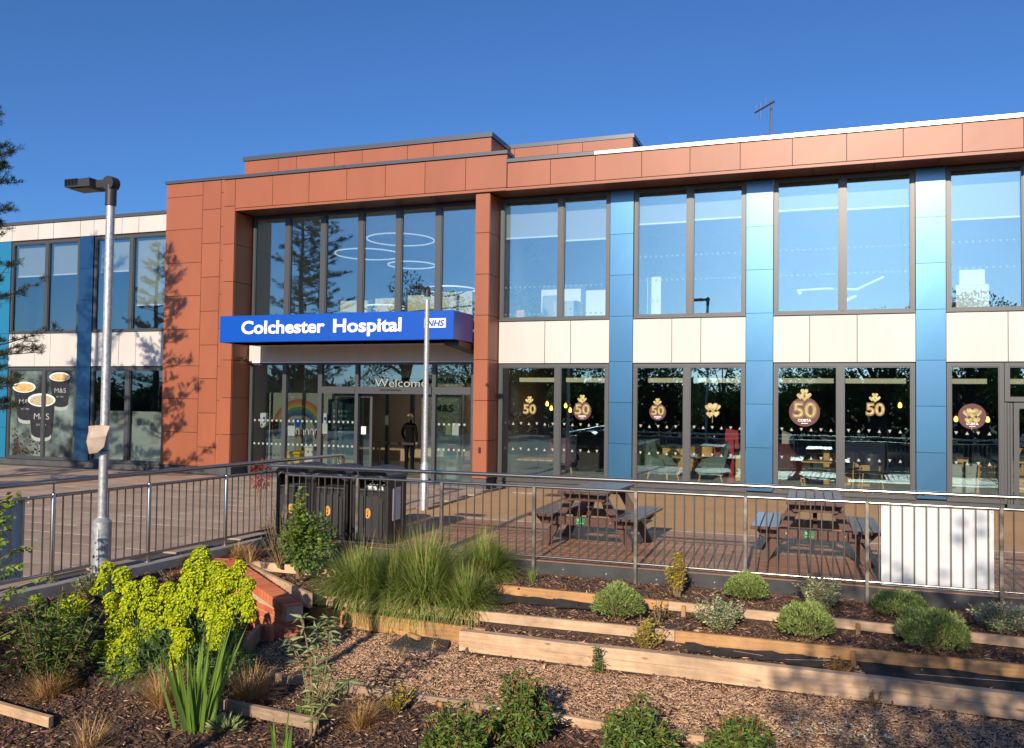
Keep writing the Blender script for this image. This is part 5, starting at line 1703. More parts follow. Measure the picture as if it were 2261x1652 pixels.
# ---------------------------------------------------------------- litter bins
def bin_(x, label, extra):
    y = 10.30
    t = thing('litter_bin', label, 'litter bin', (x, y, 0), 0, 'black litter bins by the railing')
    w = .25
    MB().cbox(x - w, x + w, y, y + .52, .03, .72, .02).build('body', 'black', t)
    MB().cbox(x - w * .92, x + w * .92, y + .02, y + .50, 0, .03, .004).build('base', 'dark', t)
    for s_ in (-1, 1):
        MB().cbox(x + s_ * w - (.0 if s_ > 0 else .0) - .03, x + s_ * w + .03, y - .012, y + .53, .04, .93, .012).build('corner_post', 'black', t)
    MB().prism([(-w + .05 + x, .10), (x + w - .05, .10), (x + w - .05, .60), (x + w * .5, .66), (x, .64), (x - w * .5, .66), (x - w + .05, .60)], 'y', y - .022, y - .002).build('door_panel', 'dark', t)
    # arched hood
    prof = [(x + (w + .035) * math.cos(a), .90 + .14 * math.sin(a)) for a in np.linspace(0, PI, 13)]
    MB().prism(prof + [(x - w - .035, .90)], 'y', y - .03, y + .55).build('hood', 'black', t)
    arch = MB()
    n = 12
    V, F = [], []
    for i in range(n + 1):
        a = PI * i / n
        for r_, zz in ((w - .0, .11), (w - .035, .085)):
            for yy in (y - .045, y - .028):
                V.append((x + r_ * math.cos(a), yy, .86 + zz * math.sin(a) * 1.0))
    for i in range(n):
        b = 4 * i
        F += [(b, b + 2, b + 6, b + 4), (b + 1, b + 5, b + 7, b + 3), (b, b + 4, b + 5, b + 1), (b + 2, b + 3, b + 7, b + 6)]
    arch.add(V, F).build('hood_rim', 'plinth', t)
    MB().box(x - w + .03, x + w - .03, y + .001, y + .44, .721, .735).build('opening_sill', 'plinth', t)
    MB().box(x - w + .03, x + w - .03, y + .40, y + .44, .735, .90).build('opening_back', 'dark', t)
    em = MB().prism(ellipse(x - .02, .42, .045, .068, 20), 'y', y - .027, y - .0225).build('emblem', 'orange', t)
    mk = MB().prism([(x - .03, .375), (x - .012, .375), (x - .01, .405), (x - .027, .405)], 'y', y - .030, y - .0275)
    mk.prism(ellipse(x - .012, .458, .008, .008, 8), 'y', y - .030, y - .0275)
    mk.prism([(x - .03, .445), (x - .01, .44), (x - .008, .41), (x - .014, .41), (x - .018, .43), (x - .034, .436)], 'y', y - .030, y - .0275)
    mk.build('emblem_figure', 'black', em)
    if extra:
        MB().cbox(x + w + .031, x + w + .036, y + .12, y + .34, .32, .76, .001).build('side_notice', 'panelw', t)
        b2 = MB()
        for q in range(6):
            a = rnd.uniform(-.1, .14)
            z = .735
            b2.hexa([(x + a, y + .03, z), (x + a + .07, y + .03, z), (x + a + .06, y + .12, z), (x + a, y + .12, z), (x + a + .01, y + .04, z + .06), (x + a + .05, y + .02, z + .05), (x + a + .05, y + .1, z + .07), (x + a + .02, y + .1, z + .04)])
        b2.build('litter', 'paper', t)
bin_(-6.95, 'black litter bin nearest the railing corner, half hidden by the leafy shrub', False)
bin_(-6.36, 'black litter bin in the middle of the row of three', False)
bin_(-5.74, 'black litter bin with a white notice on its side and rubbish in its mouth', True)

# ---------------------------------------------------------------- picnic tables
def picnic(x, y, rz, label):
    t = thing('picnic_table', label, 'picnic table', (x, y, 0), rz, 'brown picnic tables on the deck')
    L = .74
    for i in range(6):
        a = -.335 + .112 * i
        MB().cbox(a, a + .106, -L, L, .735 + jit(.002), .775, .006).build('table_slat', 'plank', t, world=False)
    for s_ in (-1, 1):
        for i in range(3):
            a = s_ * .585 - .165 + .112 * i
            MB().cbox(a, a + .106, -L, L, .415 + jit(.002), .455, .006).build('seat_slat', 'plank', t, world=False)
    for u in (-1, 1):
        yy = u * .52
        MB().hexa([(-.62, yy - .03, .30), (.62, yy - .03, .30), (.62, yy + .03, .30), (-.62, yy + .03, .30), (-.72, yy - .03, .412), (.72, yy - .03, .412), (.72, yy + .03, .412), (-.72, yy + .03, .412)]).build('seat_bearer', 'plank', t, world=False)
        MB().hexa([(-.25, yy - .03, .63), (.25, yy - .03, .63), (.25, yy + .03, .63), (-.25, yy + .03, .63), (-.33, yy - .03, .733), (.33, yy - .03, .733), (.33, yy + .03, .733), (-.33, yy + .03, .733)]).build('table_bearer', 'plank', t, world=False)
        for s_ in (-1, 1):
            y0 = yy + .035 if u < 0 else yy - .095
            MB().hexa([(s_ * .62 - .065, y0, 0), (s_ * .62 + .065, y0, 0), (s_ * .62 + .065, y0 + .06, 0), (s_ * .62 - .065, y0 + .06, 0),
                       (s_ * .19 - .06, y0, .73), (s_ * .19 + .06, y0, .73), (s_ * .19 + .06, y0 + .06, .73), (s_ * .19 - .06, y0 + .06, .73)]).build('leg', 'plank', t, world=False)
        for bx in (-.5, -.34, .34, .5):
            MB().prism(ellipse(bx, .36, .009, .009, 6), 'y', yy - .036, yy - .0302).build('bolt', 'galv', t, world=False)
    for s_ in (-1, 1):
        MB().bar((0, s_ * .42, .40), (0, s_ * .12, .72), .05, .05).build('brace', 'plank', t, world=False)
    pl = MB().cbox(-.13, -.01, -.556, -.551, .315, .405, .001).build('plaque', 'greenp', t, world=False)
    MB().box(-.115, -.085, -.5585, -.5565, .36, .39).build('plaque_mark', 'leaf_v', pl, world=False)
    MB().box(-.12, -.02, -.5585, -.5565, .33, .337).build('plaque_line', 'leaf_v', pl, world=False)
    return t
picnic(-2.95, 11.72, -.05, 'brown picnic table in front of the first blue pilaster')
picnic(-.10, 11.78, .015, 'brown picnic table in front of the third cafe window, seats catching the light')

# ---------------------------------------------------------------- plants
def unit(a):
    return a / np.maximum(np.linalg.norm(a, axis=-1, keepdims=True), 1e-6)

def leaves(name, P, D, L, Wd, m, parent, N=None, fold=.25, world=False, curl=0.0):
    """many small folded leaves: base point P, direction D, length L, width Wd"""
    P, D = np.asarray(P, float), unit(np.asarray(D, float))
    n = len(P)
    L = np.broadcast_to(np.asarray(L, float), (n,))[:, None]
    Wd = np.broadcast_to(np.asarray(Wd, float), (n,))[:, None]
    if N is None:
        N = unit(NR.normal(0, .5, (n, 3)) + np.array([0, 0, 1.0]))
    Sd = unit(np.cross(D, N))
    N = np.cross(Sd, D)
    mid = P + D * L * .45
    tip = P + D * L - N * L * curl
    a = mid + Sd * Wd / 2 + N * Wd * fold
    b = mid - Sd * Wd / 2 + N * Wd * fold
    V = np.stack([P, a, tip, b], 1).reshape(-1, 3)
    base = (np.arange(n) * 4)[:, None]
    F = np.concatenate([base + np.array([[0, 1, 2]]), base + np.array([[0, 2, 3]])], 1).reshape(-1, 3)
    return np_mesh(name, V, F, m, parent, world=world)

def blades(name, n, m, parent, spread, length, width, lean, droop, seg=5, upright=.0, center=(0, 0, 0), lvar=.35):
    """a tuft of arching grass blades"""
    a = NR.uniform(0, 2 * PI, n)
    r = spread * np.sqrt(NR.rand(n))
    base = np.stack([r * np.cos(a), r * np.sin(a), np.zeros(n)], 1) + np.array(center)
    az = a + NR.normal(0, .6, n)
    ln = length * (1 - lvar * NR.rand(n))
    th = np.abs(NR.normal(lean, lean * .5, n)) * (1 - upright * NR.rand(n))
    dr = droop * (.5 + NR.rand(n))
    hx = np.stack([np.cos(az), np.sin(az)], 1)
    pts = []
    pos = base.copy()
    ang = th.copy()
    side = np.stack([-np.sin(az), np.cos(az), np.zeros(n)], 1)
    wd = width * (.6 + .8 * NR.rand(n))
    V = []
    for k in range(seg + 1):
        s = k / seg
        w = (wd * (1 - s ** 1.6) + .0004)[:, None]
        V.append(pos - side * w / 2)
        V.append(pos + side * w / 2)
        d = np.stack([np.sin(ang) * hx[:, 0], np.sin(ang) * hx[:, 1], np.cos(ang)], 1)
        pos = pos + d * (ln / seg)[:, None]
        ang = ang + dr / seg * (1 + s)
    V = np.stack(V, 1)
    k2 = V.shape[1]
    V = V.reshape(-1, 3)
    b = (np.arange(n) * k2)[:, None]
    F = np.concatenate([(b + np.array([[2 * k, 2 * k + 1, 2 * k + 3, 2 * k + 2]])) for k in range(seg)], 0)
    return np_mesh(name, V, F, m, parent, world=False)

def sph(n, r=(1, 1, 1), inner=.0, top=False):
    d = unit(NR.normal(0, 1, (n, 3)))
    if top:
        d[:, 2] = np.abs(d[:, 2])
    k = (inner + (1 - inner) * NR.rand(n) ** (1 / 3.))[:, None]
    return d * k * np.array(r), d

def plant(name, label, cat, x, y, z=None, group=None, rz=0.0):
    return thing(name, label, cat, (x, y, gz(x, y) if z is None else z), rz, group)

def stems(name, P, parent, m='stem', r=.006, base=(0, 0, 0), n=5):
    mb = MB()
    for p in P:
        b = Vector(base) + Vector((jit(.03), jit(.03), -.03))
        p = Vector(p)
        mid = (b + p) / 2 + Vector((jit(.03), jit(.03), .04 * rnd.random()))
        mb.tube([b, mid, p], [r, r * .8, r * .4], n, cap=False)
    return mb.build(name, m, parent, world=False)

# tussock grasses
G = 'green tussock grasses by the middle board'
def tussock(x, y, h, w, n, label):
    t = plant('tussock_grass', label, 'grass clump', x, y, None, G)
    blades('low_blades', int(n * 1.4), 'grass', t, w * .2, w * .74, .010, .85, 1.1, 6)
    blades('tall_blades', int(n * 1.0), 'grass', t, w * .15, h * 1.1, .011, .36, .5, 6)
    blades('upright_blades', int(n * .3), 'grass', t, w * .08, h * 1.3, .008, .16, .2, 6)
    blades('flower_stalks', 22, 'dry', t, w * .08, h * 1.5, .006, .25, .12, 5)
    blades('dead_blades', int(n * .35), 'dry', t, w * .16, w * .5, .006, 1.0, 1.1, 5)
tussock(-5.0, 8.78, .52, 1.0, 900, 'broad low green tussock grass nearest the leafy shrub')
tussock(-4.58, 8.80, .60, .9, 800, 'middle-sized green tussock grass between the broad and the tallest clump')
tussock(-4.15, 8.76, .74, 1.0, 1000, 'tallest green tussock grass in the middle of the clumps')
tussock(-3.62, 8.66, .45, .6, 650, 'small green tussock grass spilling over the middle board')
tussock(-3.80, 9.62, .52, .8, 750, 'green tussock grass standing behind against the black wall')
t = plant('tussock_grass', 'tiny green grass tuft on the mulch under the deck rail', 'grass clump', -3.2, 9.62)
blades('blades', 60, 'grass', t, .03, .20, .006, .3, .3)

# dry straw clumps
def straw(x, y, h, w, n, label, z=None, lean=.55):
    t = plant('straw_grass', label, 'grass clump', x, y, z, 'dry straw-coloured grass clumps')
    blades('dry_blades', n, 'dry', t, w * .14, h, .0045, lean, .5, 5)
    blades('fallen_blades', n // 4, 'dry', t, w * .2, h * .8, .004, 1.15, .5, 4)
    blades('green_blades', n // 12, 'grass', t, w * .1, h * .8, .0045, .5, .5, 5)
straw(-7.12, 8.45, .24, .4, 320, 'straw clump at the kerb above the flat brick wall', -.08, .8)
straw(-7.05, 9.25, .28, .45, 360, 'straw clump at the kerb behind the brick ramp', -.08, .8)
straw(-5.26, 5.93, .44, .36, 420, 'straw clump pressed against the iris blades')
straw(-4.66, 6.33, .40, .45, 520, 'straw clump between the iris and the sapling')
straw(-3.52, 6.20, .34, .34, 420, 'straw clump right of the sapling by the small golden bush'.replace('right of', 'behind'))
straw(-6.35, 5.75, .34, .5, 420, 'straw clump under the dark leafy bush')
straw(-5.22, 5.12, .34, .5, 110, 'sparse straw clump in the lowest corner bed', None, .5)
straw(-6.72, 9.05, .36, .3, 60, 'twiggy straw clump beside the leafy shrub', -.1, .5)
straw(-3.72, 8.02, .13, .16, 120, 'little rusty tuft in front of the dark cover', None, .8)
straw(-4.02, 7.98, .10, .12, 90, 'smallest rusty tuft against the dark cover edge', None, .8)

# iris
def iris(x, y, n, h, label, z=None):
    t = plant('iris', label, 'plant', x, y, z, 'sword-leaved irises')
    for k in range(n):
        a = rnd.uniform(0, 2 * PI)
        r = h * .16 * math.sqrt(rnd.random())
        hh = h * rnd.uniform(.35, 1.0) ** .8
        lean = abs(rnd.gauss(.0, .11)) + .9 * r
        az = a + rnd.uniform(-.4, .4)
        fan = .35 + rnd.uniform(-.6, .6)
        seg = 6
        V, F = [], []
        w0 = rnd.uniform(.020, .044)
        px, py, pz = r * math.cos(a), r * math.sin(a) * .6, -.02
        ang = lean
        for i in range(seg + 1):
            s = i / seg
            w = w0 * (1 - s ** 2.4) + .001
            for u in (-1, 0, 1):
                V.append((px + u * w / 2 * math.cos(fan), py + u * w / 2 * math.sin(fan) + (0.004 if u == 0 else 0), pz))
            px += math.sin(ang) * math.cos(az) * hh / seg
            py += math.sin(ang) * math.sin(az) * hh / seg
            pz += math.cos(ang) * hh / seg
            ang += rnd.uniform(-.01, .05)
        for i in range(seg):
            b = 3 * i
            F += [(b, b + 1, b + 4, b + 3), (b + 1, b + 2, b + 5, b + 4)]
        MB().add(V, F).build('blade', 'iris', t, world=False)
    blades('dead_leaves', 30, 'dry', t, .12, .22, .010, 1.3, .3, 4)
    return t
iris(-4.74, 5.70, 38, 1.0, 'big clump of upright sword-leaved iris in front of the lime-yellow spurge')
iris(-3.74, 5.42, 7, .46, 'small iris with few blades at the foot of the sapling')
t = plant('weed', 'ferny thistle-like weed at the foot of the big iris', 'plant', -4.45, 5.72)
P, D = sph(160, (.20, .14, .10), .2, True)
leaves('foliage', P * .6 + np.array([0, 0, .03]), D + np.array([0, 0, .2]), .09, .018, 'leaf_g', t)

# lime-yellow spurge
HEADS = [(-5.51, 6.68, 0.44, 0.09), (-5.46, 6.59, 0.32, 0.15), (-5.27, 6.61, 0.34, 0.09), (-5.4, 6.51, 0.2, 0.17), (-5.08, 6.54, 0.26, 0.12), (-5.03, 6.62, 0.39, 0.07), (-4.87, 6.53, 0.26, 0.07), (-4.77, 6.41, 0.11, 0.08), (-6.56, 6.61, 0.26, 0.07), (-6.34, 6.57, 0.21, 0.09), (-6.56, 6.53, 0.12, 0.06), (-6.13, 6.49, 0.11, 0.09), (-6.34, 6.44, 0.01, 0.07), (-5.98, 6.53, 0.17, 0.08), (-5.72, 6.49, 0.13, 0.09), (-6.08, 6.42, 0.01, 0.1), (-5.82, 6.39, -0.02, 0.11), (-5.71, 6.3, -0.13, 0.08), (-6.1, 6.3, -0.17, 0.12), (-5.89, 6.23, -0.25, 0.1), (-6.09, 6.24, -0.26, 0.07), (-5.55, 6.37, -0.02, 0.08), (-5.45, 6.31, -0.09, 0.08), (-5.3, 6.23, -0.19, 0.09), (-5.29, 6.16, -0.28, 0.06), (-5.39, 6.45, 0.11, 0.1), (-5.19, 6.44, 0.12, 0.11), (-5.07, 6.37, 0.02, 0.09), (-4.94, 6.31, -0.04, 0.09), (-4.99, 6.25, -0.13, 0.07), (-5.82, 6.18, -0.31, 0.06), (-4.91, 6.42, 0.1, 0.1)]
HEADS2 = [(-6.9, 6.3, -0.11, 0.05), (-6.78, 6.3, -0.05, 0.06), (-6.64, 6.3, 0.0, 0.07), (-6.55, 6.3, -0.03, 0.06), (-6.72, 6.3, -0.13, 0.06), (-6.88, 6.3, -0.21, 0.04), (-7.15, 6.3, -0.01, 0.03), (-7.09, 6.3, 0.01, 0.03), (-6.66, 6.3, -0.18, 0.04), (-6.94, 6.3, -0.29, 0.04)]
def cups(name, c, rx, rz, n, m, parent, s=.024):
    """a flower head: a dome of little cupped bracts"""
    d = unit(NR.normal(0, 1, (n, 3)))
    d[:, 2] = np.where(d[:, 2] < -.45, -d[:, 2], d[:, 2])
    k = (.78 + .27 * NR.rand(n))[:, None]
    C0 = np.array(c) + d * k * np.array([rx, rx, rz])
    ax = unit(d + np.array([0, 0, .45]) + NR.normal(0, .25, (n, 3)))
    u = unit(np.cross(ax, NR.normal(0, 1, (n, 3))))
    v = np.cross(ax, u)
    ss = (s * (.7 + .6 * NR.rand(n)))[:, None]
    pts = [C0 - ax * ss * .30]
    for rr, hh in ((.24, -.14), (.5, .12)):
        for i in range(6):
            a = 2 * PI * i / 6
            pts.append(C0 + (u * math.cos(a) + v * math.sin(a)) * ss * rr + ax * ss * hh)
    V = np.stack(pts, 1).reshape(-1, 3)
    b = (np.arange(n) * 13)[:, None]
    F1 = [b + np.array([[0, 1 + i, 1 + (i + 1) % 6]]) for i in range(6)]
    F2 = []
    for i in range(6):
        k = (i + 1) % 6
        F2 += [b + np.array([[1 + i, 7 + i, 7 + k]]), b + np.array([[1 + i, 7 + k, 1 + k]])]
    o = np_mesh(name, V, np.concatenate(F1 + F2, 0), [m, 'limec'], parent, world=True)
    o.data.polygons.foreach_set('material_index', np.concatenate([np.ones(6 * n, np.int32), np.zeros(12 * n, np.int32)]))
    return o
def spurge(heads, base, label, rs=1.0, leaf=.055):
    t = thing('spurge', label, 'plant', base)
    bx, by, bz = base
    mb = MB()
    P, D = [], []
    for (x, y, z, r) in heads:
        cups('flower_head', (x, y, z), r * .98, r * 1.12, int(360 * (r / .1) ** 2), 'lime', t, .026)
        q = rnd.uniform(0, 6.3)
        cups('flower_head', (x + r * .7 * math.cos(q), y - r * .5, z - r * .95), r * .8, r * .9, int(220 * (r / .1) ** 2), 'lime', t, .026)
        b = Vector((bx + (x - bx) * .35, by + (y - by) * .35, bz))
        top = Vector((x, y, z - r * .3))
        mid = (b + top) / 2 + Vector(((x - bx) * .12, (y - by) * .12, -.02))
        mb.tube([b, mid, top], [.010, .008, .006], 5, cap=False)
        ns = int(260 * (top - b).length * rs)
        s = np.clip(NR.rand(ns) ** .8 * .95, .12, .95)
        bb, mm, tt = np.array(b), np.array(mid), np.array(top)
        q = (1 - s)[:, None] ** 2 * bb + (2 * s * (1 - s))[:, None] * mm + (s ** 2)[:, None] * tt
        a = NR.uniform(0, 2 * PI, ns)
        d = np.stack([np.cos(a), np.sin(a), NR.uniform(-.35, .5, ns)], 1)
        P.append(q)
        D.append(d)
    mb.build('stem', 'euf', t)
    P, D = np.concatenate(P), np.concatenate(D)
    leaves('foliage', P, D, leaf * (.7 + .7 * NR.rand(len(P))), .011, 'euf', t, world=True)
    return t
extra = [(-6.3, 6.5, -.50, .06), (-5.9, 6.45, -.48, .06), (-5.6, 6.4, -.52, .05), (-6.0, 7.0, .08, .08), (-6.6, 6.72, -.22, .08), (-5.95, 6.62, -.33, .08), (-5.42, 6.5, -.42, .06)]
sp = spurge(HEADS + [(-6.05, 6.2, -.42, .075), (-5.8, 6.16, -.46, .06), (-5.35, 6.2, -.42, .07), (-6.3, 6.3, -.40, .07)], (-5.70, 6.50, -.60), 'big lime-yellow flowering spurge filling the timber planter')
# bushy green underneath
n = 5600
P, D = sph(n, (.80, .48, .56), .5, True)
leaves('lower_foliage', P + np.array([-5.62, 6.50, -.60]), D * .6 + NR.normal(0, .5, (n, 3)), .085 * (.6 + .6 * NR.rand(n)), .014, 'euf', sp, world=True)
sp2 = spurge(HEADS2, (-6.78, 6.28, -.42), 'small lime-yellow spurge among the dark bushes', 1.3)
n = 700
P, D = sph(n, (.28, .2, .22), .3, True)
leaves('lower_foliage', P + np.array([-6.75, 6.22, -.40]), D + NR.normal(0, .4, (n, 3)), .09 * (.6 + .6 * NR.rand(n)), .016, 'leaf_g', sp2, world=True)

# round clipped bushes
def round_bush(x, y, w, h, label, m='hebe', n=5200):
    t = plant('round_bush', label, 'bush', x, y, None, 'round bushes along the boards')
    d = unit(NR.normal(0, 1, (n, 3)))
    d[:, 2] = np.abs(d[:, 2]) * 1.0 - .18
    d = unit(d)
    k = .74 + .26 * NR.rand(n) + .10 * np.sin(4.1 * d[:, 0] + 2 * x) * np.sin(4.7 * d[:, 1] + 3 * x) + .06 * np.sin(9 * d[:, 0] + x) * np.sin(8 * d[:, 2] + 2 * x)
    P = d * k[:, None] * np.array([w / 2, w / 2, h * .62]) + np.array([0, 0, h * .38])
    leaves('foliage', P, d + NR.normal(0, .45, (n, 3)) + np.array([0, 0, .5]), .030 * (.5 + 1.0 * NR.rand(n)), .011, m, t, fold=.15)
    P2 = [tuple(d[i] * np.array([w * .4, w * .4, h * .5]) + np.array([0, 0, h * .35])) for i in range(30)]
    stems('stem', P2, t, r=.006)
round_bush(-1.97, 8.74, .50, .36, 'round pale bush in the middle bed below the first picnic table')
round_bush(-.77, 9.62, .45, .29, 'round bush in the upper bed below the second picnic table')
round_bush(-.16, 8.76, .50, .36, 'round bush in the middle bed beside the variegated shrub')
round_bush(.73, 9.56, .52, .25, 'flattest bush in the upper bed under the white board')
round_bush(.95, 8.76, .60, .40, 'largest round bush in the middle bed overlapping the upper board', n=6500)

def shrub(x, y, w, h, label, m, name='shrub', n=900, L=.035, Wd=.018, ns=24, group=None, z=None, taper=0.0, cat='shrub', droop=0.0):
    """open shrub: many twigs, leaves set along each twig"""
    t = plant(name, label, cat, x, y, z, group)
    mb = MB()
    P, D = [], []
    per = max(4, n // ns)
    for k in range(ns):
        a = rnd.uniform(0, 2 * PI)
        u = rnd.random() ** .7
        top = rnd.uniform(.45, 1.0)
        rad = w / 2 * u * (1 - taper * (top - .45) / .55)
        e = Vector((rad * math.cos(a), rad * math.sin(a), h * top * (1 - .25 * u * u)))
        b = Vector((jit(.03), jit(.03), -.03))
        mid = b.lerp(e, .5) + Vector((e.x * .12, e.y * .12, .05 * h))
        mb.tube([b, mid, e], [.006, .005, .003], 5, cap=False)
        s = .25 + .75 * NR.rand(per)
        q = (1 - s)[:, None] ** 2 * np.array(b) + (2 * s * (1 - s))[:, None] * np.array(mid) + (s ** 2)[:, None] * np.array(e)
        aa = NR.uniform(0, 2 * PI, per)
        P.append(q + NR.normal(0, .012, (per, 3)))
        D.append(np.stack([np.cos(aa), np.sin(aa), NR.uniform(-.2 - droop, .8 - droop, per)], 1))
    mb.build('stem', 'stem', t, world=False)
    P, D = np.concatenate(P), np.concatenate(D)
    leaves('foliage', P, D, L * (.6 + .7 * NR.rand(len(P))), Wd * (.7 + .5 * NR.rand(len(P))), m, t)
    return t
shrub(-.95, 8.80, .58, .36, 'variegated shrub with cream-edged leaves in the middle bed', 'leaf_v', n=2400, ns=60)
shrub(-.03, 9.56, .56, .36, 'variegated grey-green shrub in the upper bed between two round bushes', 'leaf_v', n=1700, ns=50)
shrub(1.55, 9.20, .60, .32, 'variegated shrub at the edge beyond the largest round bush', 'leaf_v', n=1900, ns=54)
shrub(-1.50, 9.54, .46, .55, 'pointed golden bush in front of the deck railing', 'leaf_y', n=1300, ns=40, taper=.85)
shrub(-1.59, 8.30, .40, .34, 'golden bush with bare reddish stems on the sleeper bed', 'leaf_y', n=520, ns=22)
shrub(-3.37, 6.58, .32, .24, 'little golden bush behind the lower weathered board', 'leaf_y', n=420, ns=22, L=.028)
shrub(-1.98, 7.90, .17, .28, 'narrow green seedling in the wood chips before the sleeper', 'leaf_m', n=190, ns=7, L=.05, Wd=.014)
shrub(.13, 8.22, .28, .15, 'low russet tuft in front of the broad membrane', 'leaf_r', n=260, ns=18)
shrub(.40, 7.96, .15, .20, 'thin russet dead weed standing against the sleeper', 'leaf_r', n=120, ns=8, L=.025, Wd=.01)
shrub(-1.55, 8.80, .22, .30, 'thin dark seedling beside the first round bush', 'leaf_d', n=110, ns=9)
shrub(-.42, 9.1, .2, .12, 'small yellow-green sprig by the upper board', 'leaf_y', n=60, ns=6)
# shrub at the railing corner
t = shrub(-5.98, 9.02, .80, 1.08, 'tall leafy green shrub in front of the litter bins', 'leaf_l', n=2100, ns=46, L=.055, Wd=.042, z=-.20, taper=.75)
n = 900
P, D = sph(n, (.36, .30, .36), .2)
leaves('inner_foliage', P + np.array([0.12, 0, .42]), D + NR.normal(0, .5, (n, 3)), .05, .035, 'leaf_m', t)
shrub(-6.45, 9.3, .6, .85, 'thin twiggy shrub at the corner post of the railing', 'leaf_m', n=420, ns=24, L=.03, Wd=.016, z=-.16)
t = shrub(-7.92, 10.9, .1, .1, 'red-leaved plant showing behind the railing corner', 'red_l', n=10, ns=3, z=0)
P, D = sph(260, (.13, .13, .22), .2)
leaves('foliage', P + np.array([0, 0, .80]), D + np.array([0, 0, -.5]), .07, .018, 'red_l', t)
stems('stem', [(.1, 0, .8), (-.1, .05, .9), (0, -.1, .75)], t, r=.01)
# glossy bushes at the bottom
def glossy(x, y, w, h, label, n=2300):
    t = plant('glossy_bush', label, 'bush', x, y, None, 'glossy bushes along the lowest bed')
    mb = MB()
    P, D, R_ = [], [], []
    for k in range(int(n / 34)):
        d = unit(NR.normal(0, 1, (1, 3)))[0]
        d[2] = abs(d[2])
        k_ = rnd.uniform(.55, 1.05)
        e = Vector((d[0] * w / 2 * k_, d[1] * w / 2 * k_, h * (.25 + .78 * d[2] * k_)))
        b = Vector((e.x * .3, e.y * .3, -.05))
        mb.tube([b, b.lerp(e, .6) + Vector((0, 0, .03)), e], [.006, .005, .003], 5, cap=False)
        m_ = 34
        s = .35 + .65 * NR.rand(m_) ** .6
        q = np.array(b)[None] * (1 - s)[:, None] + np.array(e)[None] * s[:, None]
        aa = NR.uniform(0, 2 * PI, m_)
        P.append(q)
        D.append(np.stack([np.cos(aa), np.sin(aa), NR.uniform(-.5, .55, m_)], 1))
    mb.build('stem', 'stem', t, world=False)
    P, D = np.concatenate(P), np.concatenate(D)
    leaves('foliage', P, D, .062 * (.6 + .6 * NR.rand(len(P))), .020, 'laurel', t, curl=.15)
    k = 90
    Pn, Dn = sph(k, (w * .48, w * .48, h * .95), .85, True)
    leaves('young_leaves', Pn, Dn * .5 + np.array([0, 0, .8]), .05, .016, 'leaf_r', t)
glossy(-2.52, 5.95, .62, .42, 'low glossy bush, lowest of the three along the lowest bed', 1700)
glossy(-2.18, 6.35, .58, .55, 'tallest glossy bush overlapping the lower board near the middle', 2400)
glossy(-1.30, 6.42, .62, .46, 'glossy bush between the other two bushes, with upright shoots')
glossy(-.58, 6.62, .55, .36, 'smallest glossy bush farthest along the lower board', 1600)
t = plant('flowering_weed', 'tiny white-flowered weeds scattered on the wood chips', 'flowers', .0, 7.2)
t['kind'] = 'stuff'
P = np.stack([NR.uniform(-.35, .5, 70), NR.uniform(-.3, .25, 70), NR.uniform(.03, .10, 70)], 1)
leaves('petals', np.repeat(P, 3, 0), unit(NR.normal(0, 1, (210, 3))) * np.array([1, 1, .3]), .022, .016, 'petal', t)
leaves('foliage', P - np.array([0, 0, .04]), NR.normal(0, 1, (70, 3)) + np.array([0, 0, .6]), .04, .012, 'leaf_m', t)

# sapling with whorled grey-green leaves
t = plant('sapling', 'slender sapling with whorls of grey-green leaves in the front bed', 'sapling', -3.72, 5.80, -.74)
mb = MB()
branches = [[(0, 0, -.05), (.02, 0, .35), (-.02, .02, .62), (-.10, .02, .98)], [(0.02, 0, .30), (.12, .0, .55), (.16, 0, .85), (.13, .02, 1.0)], [(.0, 0, .45), (-.12, .0, .66), (-.22, .03, .80)],
            [(.05, 0, .2), (.2, .03, .42), (.33, .0, .55)], [(-.02, .02, .6), (.03, .02, .78), (.05, 0, .92)], [(0.03, .0, .1), (.09, .0, .3), (.10, .0, .38)]]
P, D, L_ = [], [], []
for bi, br in enumerate(branches):
    r0 = .016 if bi == 0 else .009
    mb.tube(br, [r0 * (1 - .7 * i / (len(br) - 1)) for i in range(len(br))], 7, cap=False)
    for s in np.linspace(.3, 1.0, 11 if bi < 2 else 6):
        f = s * (len(br) - 1)
        i = min(int(f), len(br) - 2)
        p = np.array(br[i]) * (1 - (f - i)) + np.array(br[i + 1]) * (f - i)
        nl = 9 if s > .95 else 5
        a0 = rnd.uniform(0, 6)
        for q in range(nl):
            a = a0 + 2 * PI * q / nl
            P.append(p)
            D.append((math.cos(a), math.sin(a), rnd.uniform(-.25, .55)))
            L_.append(rnd.uniform(.06, .125))
mb.build('stem', 'stem', t, world=False)
leaves('foliage', P, D, L_, np.array(L_) * .21, 'leaf_g', t, curl=.25)
shrub(-4.05, 6.35, .45, .42, 'loose grey-green herb between the straw clump and the sapling', 'leaf_g', n=420, ns=24, L=.03, Wd=.012)
t = plant('grass_tuft', 'short bright grass tuft at the weathered planter board', 'grass clump', -3.98, 6.12)
blades('blades', 50, 'iris', t, .05, .22, .009, .2, .2)

